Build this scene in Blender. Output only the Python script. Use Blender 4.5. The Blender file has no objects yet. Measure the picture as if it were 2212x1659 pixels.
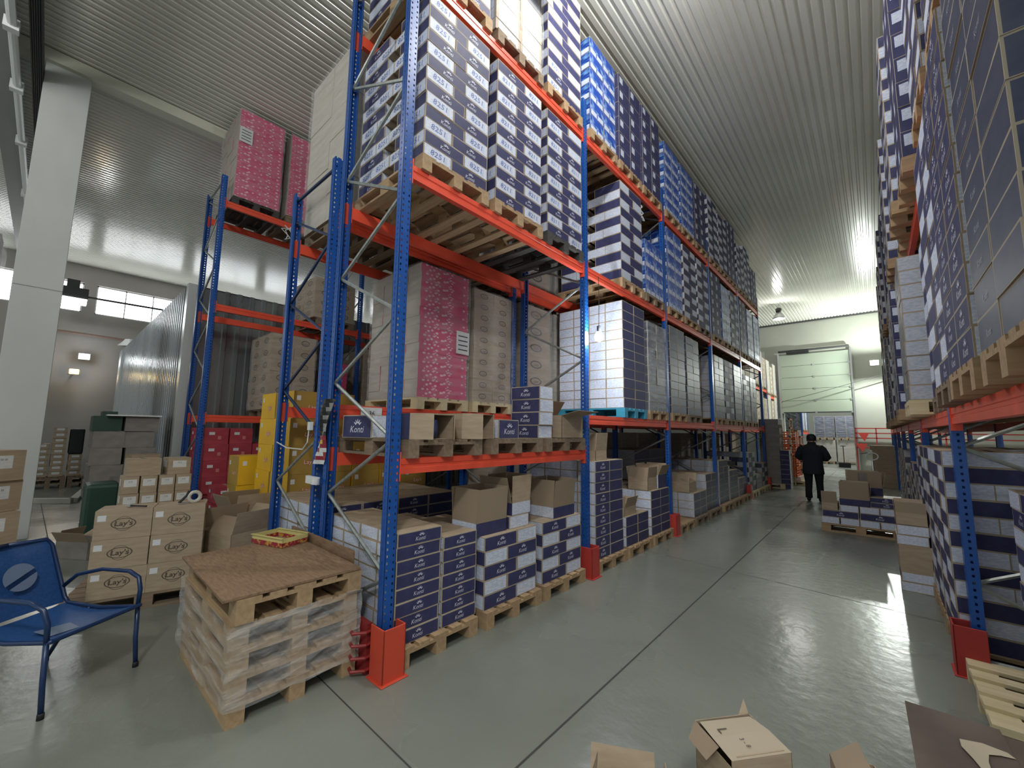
import bpy, math, random
import numpy as np
from mathutils import Vector, Matrix, Euler
random.seed(7)
PI = math.pi
SC = bpy.context.scene
COL = SC.collection

# ------------------------------------------------------------------ camera
F_PX = 884.63
CAM = Vector((2.7584, -1.7828, 1.7604))
YAW, PITCH, ROLL = -0.72425, 0.11350, 0.01298
fwd = Vector((math.sin(YAW)*math.cos(PITCH), math.cos(YAW)*math.cos(PITCH), math.sin(PITCH)))
rt0 = Vector((math.cos(YAW), -math.sin(YAW), 0)); up0 = rt0.cross(fwd)
rt = math.cos(ROLL)*rt0 + math.sin(ROLL)*up0
up = -math.sin(ROLL)*rt0 + math.cos(ROLL)*up0
cd = bpy.data.cameras.new('camera'); cam = bpy.data.objects.new('camera', cd); COL.objects.link(cam)
cd.sensor_fit = 'HORIZONTAL'; cd.sensor_width = 36; cd.lens = F_PX/2212*36; cd.clip_end = 200; cd.clip_start = .02
M = Matrix((rt, up, -fwd)).transposed().to_4x4(); M.translation = CAM
cam.matrix_world = M
SC.camera = cam

# ------------------------------------------------------------------ world, view, lights
w = bpy.data.worlds.new('world'); SC.world = w; w.use_nodes = True
w.node_tree.nodes['Background'].inputs[0].default_value = (.93, 1.0, .98, 1)
w.node_tree.nodes['Background'].inputs[1].default_value = .34
SC.view_settings.view_transform = 'Standard'; SC.view_settings.look = 'None'
SC.view_settings.gamma = 1; SC.view_settings.exposure = 0.7; SC.view_settings.use_curve_mapping = False
SC.cycles.max_bounces = 6; SC.cycles.transparent_max_bounces = 16
SC.cycles.sample_clamp_indirect = 4; SC.cycles.caustics_reflective = False; SC.cycles.caustics_refractive = False
try: SC.cycles.use_denoising = True
except Exception: pass
SC.cycles.diffuse_bounces = 4; SC.cycles.glossy_bounces = 3

def lamp(name, kind, loc, power, color=(1, 1, 1), size=.1, rot=None, spot=None, sy=None):
    l = bpy.data.lights.new(name, kind); l.energy = power; l.color = color
    if kind == 'AREA':
        l.size = size
        if sy: l.shape = 'RECTANGLE'; l.size_y = sy
    else: l.shadow_soft_size = size
    if spot: l.spot_size = spot; l.spot_blend = .4
    o = bpy.data.objects.new(name, l); o.location = loc; COL.objects.link(o)
    if rot: o.rotation_euler = rot
    return o
H = 8.0            # ceiling height
WALL_L = -20.1; WALL_F = 25.4; Y_BACK = -9.0; X_RIGHT = 9.0
# floodlight on the far wall over the aisle: throws the long shadows towards the camera
lamp('floodlight_beam', 'POINT', (2.93, 24.3, 5.25), 620, (.93, 1, .93), .07)
# bare bulb under the second beam
lamp('bulb_light', 'POINT', (.14, 2.98, 3.02), 55, (.9, .97, 1), .05)
# pendant over the near end of the aisle, above the picture
lamp('pendant_light', 'POINT', (1.45, 1.6, 7.45), 170, (1, .99, .95), .12)
lamp('pendant_light_far', 'POINT', (-.35, 21.0, 7.1), 60, (1, .99, .95), .12)
lamp('rear_fill', 'POINT', (4.6, -4.2, 6.6), 440, (1, 1, .97), .35)  # added fill behind the camera, brightens shelf fronts and ceiling; no real fixture
lamp('left_fill', 'POINT', (-3.6, -3.2, 7.2), 60, (1, .98, .95), .2)  # added unseen fill for the column and ceiling on the left
lamp('wall_flood_white', 'POINT', (-19.4, -1.05, 4.35), 14, (.95, .98, 1), .12)
lamp('wall_flood_warm', 'POINT', (-19.4, -1.25, 3.75), 6, (1, .75, .4), .12)
lamp('far_room_light', 'POINT', (1.9, 29.0, 5.2), 420, (.95, 1, 1), .3)

# ------------------------------------------------------------------ materials
MATS = {}
def mat(name, col, rough=.6, metal=0., spec=.5, emit=None, estr=0, alpha=None):
    if name in MATS: return MATS[name]
    m = bpy.data.materials.new(name); m.use_nodes = True; b = m.node_tree.nodes['Principled BSDF']
    b.inputs['Base Color'].default_value = (*col, 1); b.inputs['Roughness'].default_value = rough
    b.inputs['Metallic'].default_value = metal; b.inputs['Specular IOR Level'].default_value = spec
    if emit: b.inputs['Emission Color'].default_value = (*emit, 1); b.inputs['Emission Strength'].default_value = estr
    MATS[name] = m; return m
def nd(m, t, **k):
    n = m.node_tree.nodes.new(t)
    for a, v in k.items(): setattr(n, a, v)
    return n
def noisy(name, c1, c2, scale=(8, 8, 8), rough=.6, metal=0, coord='Object', bump=0, lo=.35, hi=.65, detail=4, spec=.5, r2=None):
    m = mat(name, c1, rough, metal, spec); L = m.node_tree.links; b = m.node_tree.nodes['Principled BSDF']
    tc = nd(m, 'ShaderNodeTexCoord'); mp = nd(m, 'ShaderNodeMapping'); mp.inputs['Scale'].default_value = scale
    nz = nd(m, 'ShaderNodeTexNoise'); nz.inputs['Scale'].default_value = 1; nz.inputs['Detail'].default_value = detail
    cr = nd(m, 'ShaderNodeValToRGB'); cr.color_ramp.elements[0].position = lo; cr.color_ramp.elements[1].position = hi
    cr.color_ramp.elements[0].color = (*c1, 1); cr.color_ramp.elements[1].color = (*c2, 1)
    L.new(tc.outputs[coord], mp.inputs[0]); L.new(mp.outputs[0], nz.inputs[0]); L.new(nz.outputs[0], cr.inputs[0]); L.new(cr.outputs[0], b.inputs['Base Color'])
    if bump:
        bp = nd(m, 'ShaderNodeBump'); bp.inputs['Strength'].default_value = bump; bp.inputs['Distance'].default_value = .01
        L.new(nz.outputs[0], bp.inputs['Height']); L.new(bp.outputs[0], b.inputs['Normal'])
    if r2 is not None:
        mr = nd(m, 'ShaderNodeMapRange'); mr.inputs[1].default_value = lo; mr.inputs[2].default_value = hi
        mr.inputs[3].default_value = rough; mr.inputs[4].default_value = r2
        L.new(nz.outputs[0], mr.inputs[0]); L.new(mr.outputs[0], b.inputs['Roughness'])
    return m
kraft = noisy('kraft', (.36, .275, .19), (.42, .33, .235), (6, 6, 30), .75)
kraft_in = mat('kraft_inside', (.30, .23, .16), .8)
kraft_lt = mat('kraft_edge', (.42, .36, .27), .8)
navy = noisy('navy_print', (.036, .038, .105), (.048, .050, .13), (14, 14, 14), .6, spec=.3)
navy2 = noisy('navy_grey_print', (.045, .055, .11), (.065, .075, .13), (9, 9, 20), .45)
white_l = noisy('label_white', (.50, .56, .72), (.66, .70, .80), (30, 30, 90), .6, lo=.42, hi=.58)
white_w = noisy('label_white_plain', (.62, .64, .66), (.72, .73, .74), (25, 25, 60), .6)
grey_l = noisy('label_grey', (.36, .40, .48), (.50, .52, .58), (30, 30, 90), .6)
ink = mat('ink_blue', (.10, .15, .42), .6)
logo_w = mat('logo_white', (.66, .68, .78), .5)
logo_d = mat('logo_brown', (.09, .065, .05), .6)
tape = mat('packing_tape', (.45, .38, .28), .15)
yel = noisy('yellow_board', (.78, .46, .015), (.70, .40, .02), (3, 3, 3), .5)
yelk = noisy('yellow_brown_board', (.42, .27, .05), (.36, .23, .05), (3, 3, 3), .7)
redb = noisy('red_board', (.36, .035, .055), (.44, .055, .075), (5, 5, 9), .6)
pink = mat('pink_board', (.75, .10, .26), .5)
artm = noisy('blue_artwork', (.015, .07, .42), (.30, .48, .80), (11, 11, 14), .35, lo=.50, hi=.72, detail=6)
arty = noisy('blue_artwork_wide', (.01, .045, .28), (.20, .42, .70), (5, 5, 16), .35, lo=.5, hi=.75, detail=6)
orange = noisy('beam_orange', (.84, .10, .05), (.76, .085, .043), (3, 3, 3), .38)
redp = mat('guard_red', (.46, .045, .035), .5)
galv = noisy('galvanised', (.30, .33, .32), (.42, .45, .44), (20, 20, 20), .4, metal=.6)
bluep = mat('rack_blue_plain', (.012, .075, .30), .35)
woods = [noisy('pallet_wood', (.33, .22, .125), (.43, .30, .17), (3, 30, 30), .8),
         noisy('pallet_wood_old', (.17, .125, .085), (.26, .19, .13), (3, 30, 30), .85),
         noisy('pallet_wood_dark', (.045, .042, .04), (.07, .065, .06), (3, 30, 30), .8),
         noisy('pallet_cyan', (.02, .24, .38), (.04, .30, .45), (3, 20, 20), .6),
         noisy('pallet_wood_pale', (.60, .50, .30), (.68, .58, .38), (3, 30, 30), .8)]
osb = noisy('osb_board', (.17, .10, .055), (.29, .19, .115), (12, 55, 55), .7, detail=8, bump=.12, lo=.3, hi=.7)
black = mat('black', (.012, .013, .016), .6)
darkg = mat('dark_grey', (.05, .052, .055), .6)
metal_p = mat('metal_pole', (.45, .46, .46), .35, .8)
white_p = mat('white_plastic', (.72, .74, .74), .4)
green_d = mat('dark_green', (.012, .05, .035), .5)
greyb = noisy('grey_board', (.20, .185, .17), (.26, .24, .22), (5, 5, 9), .7)
emw = mat('lamp_white', (1, 1, 1), .5, emit=(.95, 1, 1), estr=25)
emy = mat('lamp_warm', (1, .8, .5), .5, emit=(1, .72, .35), estr=18)
ems = mat('lamp_soft', (1, 1, 1), .5, emit=(1, 1, .97), estr=4)
winm = mat('window_daylit', (1, 1, 1), .3, emit=(.95, .98, 1), estr=4)
wallm = noisy('wall_paint', (.34, .325, .31), (.38, .36, .345), (.7, .7, .7), .7)
wallf = noisy('wall_paint_far', (.36, .37, .33), (.40, .41, .36), (.7, .7, .7), .7)
colm = noisy('column_paint', (.52, .54, .53), (.58, .60, .58), (1.5, 1.5, .7), .6)
doorm = mat('door_panel', (.33, .38, .31), .45)
ceilm = noisy('ceiling_sheet', (.70, .70, .64), (.77, .77, .71), (.5, .5, .5), .18, spec=.45)
steel = noisy('cold_room_steel', (.27, .29, .30), (.34, .36, .37), (1.2, 1.2, .3), .24, metal=.8, r2=.34)
coat_m = noisy('coat_cloth', (.010, .014, .022), (.016, .02, .03), (20, 20, 20), .85)
trou_m = mat('trouser_cloth', (.008, .009, .013), .9)
skin_m = mat('skin', (.35, .19, .13), .6)
chair_b = noisy('chair_mesh_blue', (.012, .06, .20), (.018, .08, .25), (60, 60, 60), .5)
frame_b = mat('chair_frame_blue', (.008, .03, .10), .3)
chair_w = mat('chair_emblem', (.15, .20, .30), .5)

def slot_mat():     # blue paint with punched slots along the upright
    m = mat('rack_blue', (.012, .085, .36), .32); nt = m.node_tree; L = nt.links; b = nt.nodes['Principled BSDF']; out = nt.nodes['Material Output']
    tc = nd(m, 'ShaderNodeTexCoord'); sp = nd(m, 'ShaderNodeSeparateXYZ'); L.new(tc.outputs['Object'], sp.inputs[0])
    def mth(op, a, bb=None, c=None):
        n = nd(m, 'ShaderNodeMath', operation=op)
        for i, v in enumerate((a, bb, c)):
            if v is None: continue
            if isinstance(v, (int, float)): n.inputs[i].default_value = v
            else: L.new(v, n.inputs[i])
        return n.outputs[0]
    zz = mth('ABSOLUTE', mth('SUBTRACT', mth('FRACT', mth('MULTIPLY', sp.outputs[2], 20.0)), .5))
    zin = mth('LESS_THAN', zz, .19)
    yin = mth('LESS_THAN', mth('ABSOLUTE', mth('SUBTRACT', mth('ABSOLUTE', sp.outputs[1]), .026)), .0065)
    yin2 = mth('GREATER_THAN', mth('ABSOLUTE', sp.outputs[1]), .0425)
    xin = mth('LESS_THAN', mth('ABSOLUTE', sp.outputs[0]), .0075)
    h = mth('MULTIPLY', zin, mth('MAXIMUM', yin, mth('MULTIPLY', yin2, xin)))
    tr = nd(m, 'ShaderNodeBsdfTransparent'); mx = nd(m, 'ShaderNodeMixShader')
    L.new(h, mx.inputs[0]); L.new(b.outputs[0], mx.inputs[1]); L.new(tr.outputs[0], mx.inputs[2]); L.new(mx.outputs[0], out.inputs[0])
    return m
blue = slot_mat()

def film_mat(nm='stretch_film', lo=.07, hi=.30):
    m = mat(nm, (.8, .82, .83), .10); nt = m.node_tree; L = nt.links; b = nt.nodes['Principled BSDF']; out = nt.nodes['Material Output']
    tc = nd(m, 'ShaderNodeTexCoord'); mp = nd(m, 'ShaderNodeMapping'); mp.inputs['Scale'].default_value = (2.5, 2.5, 14); mp.inputs['Rotation'].default_value = (.15, .25, 0)
    nz = nd(m, 'ShaderNodeTexNoise'); nz.inputs['Scale'].default_value = 1.3; nz.inputs['Detail'].default_value = 5
    bp = nd(m, 'ShaderNodeBump'); bp.inputs['Strength'].default_value = .9; bp.inputs['Distance'].default_value = .03
    L.new(tc.outputs['Object'], mp.inputs[0]); L.new(mp.outputs[0], nz.inputs[0]); L.new(nz.outputs[0], bp.inputs['Height']); L.new(bp.outputs[0], b.inputs['Normal'])
    cr = nd(m, 'ShaderNodeMapRange'); cr.inputs[1].default_value = .35; cr.inputs[2].default_value = .75; cr.inputs[3].default_value = lo; cr.inputs[4].default_value = hi
    L.new(nz.outputs[0], cr.inputs[0])
    tr = nd(m, 'ShaderNodeBsdfTransparent'); mx = nd(m, 'ShaderNodeMixShader')
    L.new(cr.outputs[0], mx.inputs[0]); L.new(tr.outputs[0], mx.inputs[1]); L.new(b.outputs[0], mx.inputs[2]); L.new(mx.outputs[0], out.inputs[0])
    return m
film = film_mat(); film_thick = film_mat('stretch_film_thick', .10, .42)

def pink_pat():     # pink board printed with rows of pale bubbles
    m = mat('pink_bubbles', (.8, .1, .28), .45); L = m.node_tree.links; b = m.node_tree.nodes['Principled BSDF']
    tc = nd(m, 'ShaderNodeTexCoord'); mp = nd(m, 'ShaderNodeMapping'); mp.inputs['Scale'].default_value = (14, 14, 22)
    v = nd(m, 'ShaderNodeTexVoronoi'); v.inputs['Scale'].default_value = 1
    cr = nd(m, 'ShaderNodeValToRGB'); cr.color_ramp.elements[0].position = .28; cr.color_ramp.elements[1].position = .34
    cr.color_ramp.elements[0].color = (.80, .55, .62, 1); cr.color_ramp.elements[1].color = (.62, .055, .17, 1)
    L.new(tc.outputs['Object'], mp.inputs[0]); L.new(mp.outputs[0], v.inputs[0]); L.new(v.outputs['Distance'], cr.inputs[0]); L.new(cr.outputs[0], b.inputs['Base Color'])
    return m
pinkb = pink_pat()

def floor_mat():
    m = mat('concrete_floor', (.2, .21, .19), .3); L = m.node_tree.links; b = m.node_tree.nodes['Principled BSDF']
    tc = nd(m, 'ShaderNodeTexCoord')
    n1 = nd(m, 'ShaderNodeTexNoise'); n1.inputs['Scale'].default_value = .6; n1.inputs['Detail'].default_value = 3
    n2 = nd(m, 'ShaderNodeTexNoise'); n2.inputs['Scale'].default_value = 10; n2.inputs['Detail'].default_value = 4
    L.new(tc.outputs['Object'], n1.inputs[0]); L.new(tc.outputs['Object'], n2.inputs[0])
    cr = nd(m, 'ShaderNodeValToRGB'); cr.color_ramp.elements[0].position = .3; cr.color_ramp.elements[1].position = .7
    cr.color_ramp.elements[0].color = (.175, .188, .165, 1); cr.color_ramp.elements[1].color = (.225, .238, .21, 1)
    L.new(n1.outputs[0], cr.inputs[0]); L.new(cr.outputs[0], b.inputs['Base Color'])
    mr = nd(m, 'ShaderNodeMapRange'); mr.inputs[1].default_value = .3; mr.inputs[2].default_value = .7; mr.inputs[3].default_value = .19; mr.inputs[4].default_value = .34
    L.new(n1.outputs[0], mr.inputs[0]); L.new(mr.outputs[0], b.inputs['Roughness'])
    bp = nd(m, 'ShaderNodeBump'); bp.inputs['Strength'].default_value = .28; bp.inputs['Distance'].default_value = .012
    L.new(n2.outputs[0], bp.inputs['Height']); L.new(bp.outputs[0], b.inputs['Normal'])
    return m
floorm = floor_mat()

# ------------------------------------------------------------------ mesh helpers
class MB:
    def __init__(s): s.v = []; s.f = []; s.m = []; s.mats = []
    def mi(s, m):
        if m not in s.mats: s.mats.append(m)
        return s.mats.index(m)
    def add(s, vs, fs, m, T=None):
        o = len(s.v); k = s.mi(m)
        for p in vs: s.v.append(tuple(T @ Vector(p)) if T is not None else tuple(p))
        for f in fs: s.f.append(tuple(i+o for i in f)); s.m.append(k)
        return s
    def box(s, a, b, m, T=None):
        x0, y0, z0 = a; x1, y1, z1 = b
        vs = [(x0,y0,z0),(x1,y0,z0),(x1,y1,z0),(x0,y1,z0),(x0,y0,z1),(x1,y0,z1),(x1,y1,z1),(x0,y1,z1)]
        return s.add(vs, [(0,3,2,1),(4,5,6,7),(0,1,5,4),(1,2,6,5),(2,3,7,6),(3,0,4,7)], m, T)
    def quad(s, a, b, c, d, m, T=None): return s.add([a, b, c, d], [(0, 1, 2, 3)], m, T)
    def tube(s, pts, r, m, n=8, cap=True):
        pts = [Vector(p) for p in pts]; rs = r if isinstance(r, (list, tuple)) else [r]*len(pts)
        vs = []; fs = []; prev = None
        for i, p in enumerate(pts):
            d = (pts[min(i+1, len(pts)-1)]-pts[max(i-1, 0)]).normalized()
            if prev is None: u = d.orthogonal().normalized()
            else: u = (prev-d*prev.dot(d)).normalized()
            prev = u; v = d.cross(u)
            for k in range(n):
                a = 2*PI*k/n; vs.append(p+(u*math.cos(a)+v*math.sin(a))*rs[i])
        for i in range(len(pts)-1):
            for k in range(n):
                k2 = (k+1) % n; fs.append((i*n+k, i*n+k2, (i+1)*n+k2, (i+1)*n+k))
        if cap: fs.append(tuple(reversed(range(n)))); fs.append(tuple((len(pts)-1)*n+k for k in range(n)))
        return s.add(vs, fs, m)
    def lathe(s, prof, m, c=(0, 0, 0), n=20, sx=1, sy=1):
        vs = []; fs = []
        for r, z in prof:
            for k in range(n):
                a = 2*PI*k/n; vs.append((c[0]+r*sx*math.cos(a), c[1]+r*sy*math.sin(a), c[2]+z))
        for i in range(len(prof)-1):
            for k in range(n):
                k2 = (k+1) % n; fs.append((i*n+k, i*n+k2, (i+1)*n+k2, (i+1)*n+k))
        fs.append(tuple(reversed(range(n)))); fs.append(tuple((len(prof)-1)*n+k for k in range(n)))
        return s.add(vs, fs, m)
    def mesh(s, name='mesh', smooth=False):
        me = bpy.data.meshes.new(name); me.from_pydata(s.v, [], s.f)
        for m in s.mats: me.materials.append(m)
        me.polygons.foreach_set('material_index', s.m)
        if smooth: me.polygons.foreach_set('use_smooth', [True]*len(s.f))
        me.update(); return me
    def build(s, name, parent=None, loc=None, smooth=False, bevel=0):
        o = bpy.data.objects.new(name, s.mesh(name, smooth)); COL.objects.link(o)
        if parent: o.parent = parent
        if loc: o.location = loc
        if bevel:
            b = o.modifiers.new('bevel', 'BEVEL'); b.width = bevel; b.segments = 2; b.limit_method = 'ANGLE'
        return o
def obj(name, me, parent=None, loc=None, rot=None):
    o = bpy.data.objects.new(name, me); COL.objects.link(o)
    if parent: o.parent = parent
    if loc: o.location = loc
    if rot: o.rotation_euler = rot
    return o
LABELS = {}
def tag(o, label, cat, group=None, kind=None):
    n = len(label.split()); assert 4 <= n <= 16, label
    if label in LABELS: print('DUPLABEL', label)
    LABELS[label] = 1
    o['label'] = label; o['category'] = cat
    if group: o['group'] = group
    if kind: o['kind'] = kind
    return o
def empty(name, loc, rz=0):
    o = bpy.data.objects.new(name, None); COL.objects.link(o); o.location = loc; o.rotation_euler = (0, 0, rz); o.empty_display_size = .1; return o
def struct(o): o['kind'] = 'structure'; return o
_txt = {}
def text_geo(s, size=1., shear=0., bold=0.):
    key = (s, shear, bold)
    if key not in _txt:
        c = bpy.data.curves.new('t', 'FONT'); c.body = s; c.size = 1; c.align_x = 'CENTER'; c.align_y = 'CENTER'; c.resolution_u = 2; c.shear = shear; c.offset = bold
        o = bpy.data.objects.new('t', c); COL.objects.link(o); dg = bpy.context.evaluated_depsgraph_get(); dg.update()
        me = bpy.data.meshes.new_from_object(o.evaluated_get(dg)); 
        _txt[key] = ([tuple(v.co) for v in me.vertices], [tuple(p.vertices) for p in me.polygons])
        bpy.data.objects.remove(o); bpy.data.meshes.remove(me)
    v, f = _txt[key]
    return [(x*size, y*size, z) for x, y, z in v], f
def frame_T(origin, u, v):     # local text plane: x->u, y->v
    u = Vector(u).normalized(); v = Vector(v).normalized(); n = u.cross(v)
    T = Matrix((u, v, n)).transposed().to_4x4(); T.translation = Vector(origin); return T
def put_text(mb, s, size, origin, u, v, m, shear=0, bold=0, sx=1):
    vs, fs = text_geo(s, size, shear, bold)
    mb.add([(x*sx, y, z) for x, y, z in vs], fs, m, frame_T(origin, u, v))

# ------------------------------------------------------------------ room shell
def build_room():
    # floor with saw-cut joints as real grooves between slabs
    mb = MB()
    mb.quad((WALL_L-.4, Y_BACK, 0), (X_RIGHT, Y_BACK, 0), (X_RIGHT, 36, 0), (WALL_L-.4, 36, 0), floorm)
    struct(mb.build('floor'))
    jm = mat('floor_joint', (.045, .045, .042), .8)
    k = 0
    for a, b, w_ in (((1.235, -3), (1.165, 25), .007), ((-6, -.22), (3.3, -.40), .005), ((-1.0, 4.45), (3.4, 4.02), .004), ((-3.9, -6), (-3.9, -2), .006), ((-12, -1.7), (-5, -1.55), .006), ((-1, 9.4), (3.2, 9.1), .004), ((-1, 14.4), (3.2, 14.0), .004)):
        k += 1; a = Vector((*a, .001)); b = Vector((*b, .001)); d = (b-a).normalized(); n = Vector((-d.y, d.x, 0))*w_
        struct(MB().quad(a-n, b-n, b+n, a+n, jm).build(f'trim_{k}'))
    # corrugated ceiling, ribs run along the aisle
    mb = MB(); p = .135; x = WALL_L-.3; vs = []; prof = []
    while x < X_RIGHT:
        prof += [(x, H+.03), (x+.035, H+.03), (x+.05, H), (x+.12, H)]; x += p
    y0, y1 = Y_BACK, WALL_F+.05
    for a, z in prof: vs += [(a, y0, z), (a, y1, z)]
    fs = [(2*i, 2*i+1, 2*i+3, 2*i+2) for i in range(len(prof)-1)]
    mb.add(vs, fs, ceilm); struct(mb.build('ceiling'))
    # left wall with high windows
    mb = MB(); z0, z1 = 6.13, 7.30; ws = [(-3.85+2.93*i, -1.28+2.93*i) for i in range(9)]
    x0, x1 = WALL_L-.3, WALL_L
    mb.box((x0, Y_BACK, 0), (x1, 36, z0), wallm); mb.box((x0, Y_BACK, z1), (x1, WALL_F, H+.04), wallm)
    ys = Y_BACK
    for a, b in ws: mb.box((x0, ys, z0), (x1, a, z1), wallm); ys = b
    mb.box((x0, ys, z0), (x1, WALL_F, z1), wallm)
    struct(mb.build('wall_left'))
    for i, (a, b) in enumerate(ws):
        r = struct(empty(f'window_{i+1}', (WALL_L-.12, (a+b)/2, z0)))
        h = (b-a)/2; zz = z1-z0; fm = MB()
        for q in (-h, -h/3-.02, h/3-.02, h-.04): fm.box((-.03, q, 0), (.03, q+.04, zz), white_p)
        fm.box((-.03, -h, 0), (.03, h, .05), white_p); fm.box((-.03, -h, zz-.05), (.03, h, zz), white_p)
        fm.build('window_frame', r)
        MB().quad((-.01, -h, 0), (-.01, h, 0), (-.01, h, zz), (-.01, -h, zz), winm).build('window_pane', r)
    # far wall with the door opening
    dx0, dx1, dz = -1.0, 1.93, 6.1
    mb = MB(); ya, yb = WALL_F, WALL_F+.25
    mb.box((WALL_L, ya, 0), (dx0, yb, H+.04), wallf); mb.box((dx1, ya, 0), (X_RIGHT, yb, H+.04), wallf); mb.box((dx0, ya, dz), (dx1, yb, H+.04), wallf)
    struct(mb.build('wall_far'))
    mb = MB(); mb.box((WALL_L, WALL_F-.06, H-.08), (X_RIGHT, WALL_F, H), darkg); struct(mb.build('trim_20'))
    # sectional door half raised
    d = struct(empty('door_1', ((dx0+dx1)/2, WALL_F-.06, 2.95))); hw = (dx1-dx0)/2+.08
    ph = (6.15-2.95)/5
    for i in range(5):
        pm = MB(); pm.box((-hw, -.05, i*ph+.008), (hw, .0, (i+1)*ph-.008), doorm); pm.box((-hw, -.035, i*ph-.008), (hw, -.01, i*ph+.008), darkg)
        for q in (-hw+.03, 0, hw-.06): pm.box((q-.05, -.07, i*ph-.05), (q+.05, -.05, i*ph+.05), metal_p)
        pm.build('door_panel', d)
    for s in (-1, 1):
        tm = MB(); tm.box((s*(hw+.03)-.04, -.09, -2.95), (s*(hw+.03)+.04, -.0, 3.35), metal_p); tm.build('door_track', d)
    tm = MB(); tm.tube([(-hw, -.12, 3.4), (hw, -.12, 3.4)], .06, darkg, 10); tm.build('spring_shaft', d)
    tm = MB(); tm.tube([(-hw*.75, -.16, 3.32), (-hw*.1, -.16, 3.32)], .11, black, 12); tm.build('spring_drum', d)
    tm = MB(); tm.box((-hw, -.06, -.03), (hw, 0, .02), black); tm.build('rubber_seal', d)
    # room beyond the door
    mb = MB(); mb.box((-6, 35.7, 0), (8, 36, 8), wallf); struct(mb.build('wall_beyond'))
    mb = MB(); mb.box((-6, WALL_F+.25, 5.9), (8, 36, 6.1), wallf); struct(mb.build('ceiling_beyond'))
    # right-hand wall behind the racks on that side
    mb = MB(); mb.box((X_RIGHT-.1, 3.0, 0), (X_RIGHT, WALL_F, H), wallf); struct(mb.build('wall_right'))
    # columns, beams
    mb = MB(); mb.box((-7.75, -2.34, 0), (-7.2, -1.80, H-.0), colm); mb.box((-7.2, -2.34, 3.95), (-7.185, -1.80, 5.2), colm)
    c = tag(mb.build('support_column', bevel=.01), 'white square concrete column standing under the ceiling beam', 'column')
    mb = MB(); mb.box((-7.35, Y_BACK, H-.22), (-7.1, WALL_F, H-.02), mat('beam_cream', (.62, .63, .52), .5)); mb.box((-7.6, Y_BACK, H-.1), (-7.35, WALL_F, H-.02), colm)
    struct(mb.build('trim_21'))
    mb = MB(); mb.box((-20, -2.95, H-.5), (6, -2.68, H-.02), mat('beam_grey', (.28, .29, .28), .6)); struct(mb.build('trim_22'))
build_room()

# ------------------------------------------------------------------ cold room
def corr_wall(mb, p0, p1, z0, z1, nrm, pitch, dep, m):
    p0 = Vector(p0); p1 = Vector(p1); L = (p1-p0).length; d = (p1-p0)/L; n = Vector(nrm); vs = []; k = 0; t = 0; pr = []
    while t < L:
        for a, o in ((0, 0), (.55, 0), (.62, dep), (.93, dep)):
            if t+a*pitch < L: pr.append((t+a*pitch, o))
        t += pitch
    pr.append((L, 0))
    for t, o in pr:
        q = p0+d*t+n*o; vs += [(q.x, q.y, z0), (q.x, q.y, z1)]
    mb.add(vs, [(2*i, 2*i+2, 2*i+3, 2*i+1) for i in range(len(pr)-1)], m)
def cold_room():
    r = empty('cold_storage_room', (-7.8, -.05, 0)); X1 = WALL_L+7.82; Y1 = 11.0; Z = 4.72
    mb = MB(); corr_wall(mb, (0, 0, 0), (0, Y1, 0), 0, Z, (1, 0, 0), .24, .045, steel); mb.build('front_panel', r)
    mb = MB(); corr_wall(mb, (X1, 0, 0), (0, 0, 0), 0, Z, (0, -1, 0), .22, .018, steel); mb.build('side_panel', r)
    mb = MB(); mb.box((X1, .0, Z-.02), (0, Y1, Z), steel); mb.build('roof_sheet', r)
    mb = MB(); mb.box((-.12, -.03, 0), (.035, .12, Z+.02), mat('corner_trim', (.62, .66, .66), .3, .5)); mb.build('corner_trim', r)
    tag(r, 'large corrugated silver steel cold store under the windows', 'cold room')
cold_room()

# ------------------------------------------------------------------ pallets
def pallet_parts(L, W, m, lo=None):      # L along x, W along y, origin at floor centre
    A = MB(); n = 5; bw = .14
    for i in range(n):
        y = -W/2+bw/2+i*(W-bw)/(n-1) if i in (0, 2, 4) else -W/2+bw/2+i*(W-bw)/(n-1)
        hw = bw/2 if i in (0, 2, 4) else .05
        A.box((-L/2, y-hw, .122), (L/2, y+hw, .144), m)
    for x in (-L/2+.07, 0, L/2-.07): A.box((x-.07, -W/2, .1), (x+.07, W/2, .122), m)
    B = MB(); B.box((-.07, -.05, 0), (.07, .05, .078), m)
    C = MB(); C.box((-L/2, -.05, 0), (L/2, .05, .022), m)
    return A, B, C
_pal = {}
def pallet(x, y, z, label, axis='x', tone=0, full=False, group=None, L=1.2, W=.8, rz=0):
    """centre x,y, underside z; axis = direction of the 1.2 m side"""
    m = woods[tone]; key = (tone, L, W)
    if key not in _pal:
        A, B, C = pallet_parts(L, W, m); one = MB()
        for P, T in [(A, None)]+[(B, Matrix.Translation((i*(L/2-.07), j*(W/2-.05), .022))) for i in (-1, 0, 1) for j in (-1, 0, 1)]+[(C, Matrix.Translation((0, j*(W/2-.05), 0))) for j in (-1, 0, 1)]:
            one.add(P.v, P.f, m, T)
        _pal[key] = (A.mesh('deck'), B.mesh('block'), C.mesh('bottom_board'), one.mesh('pallet'))
    dk, bk, bb, one = _pal[key]; rot = (0, 0, rz+(0 if axis == 'x' else PI/2))
    if full:
        r = empty('pallet', (x, y, z), rot[2]); obj('deck', dk, r)
        for i in (-1, 0, 1):
            for j in (-1, 0, 1): obj('block', bk, r, (i*(L/2-.07), j*(W/2-.05), .022))
        for j in (-1, 0, 1): obj('bottom_board', bb, r, (0, j*(W/2-.05), 0))
    else: r = obj('pallet', one, None, (x, y, z), rot)
    return tag(r, label, 'pallet', group)

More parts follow.
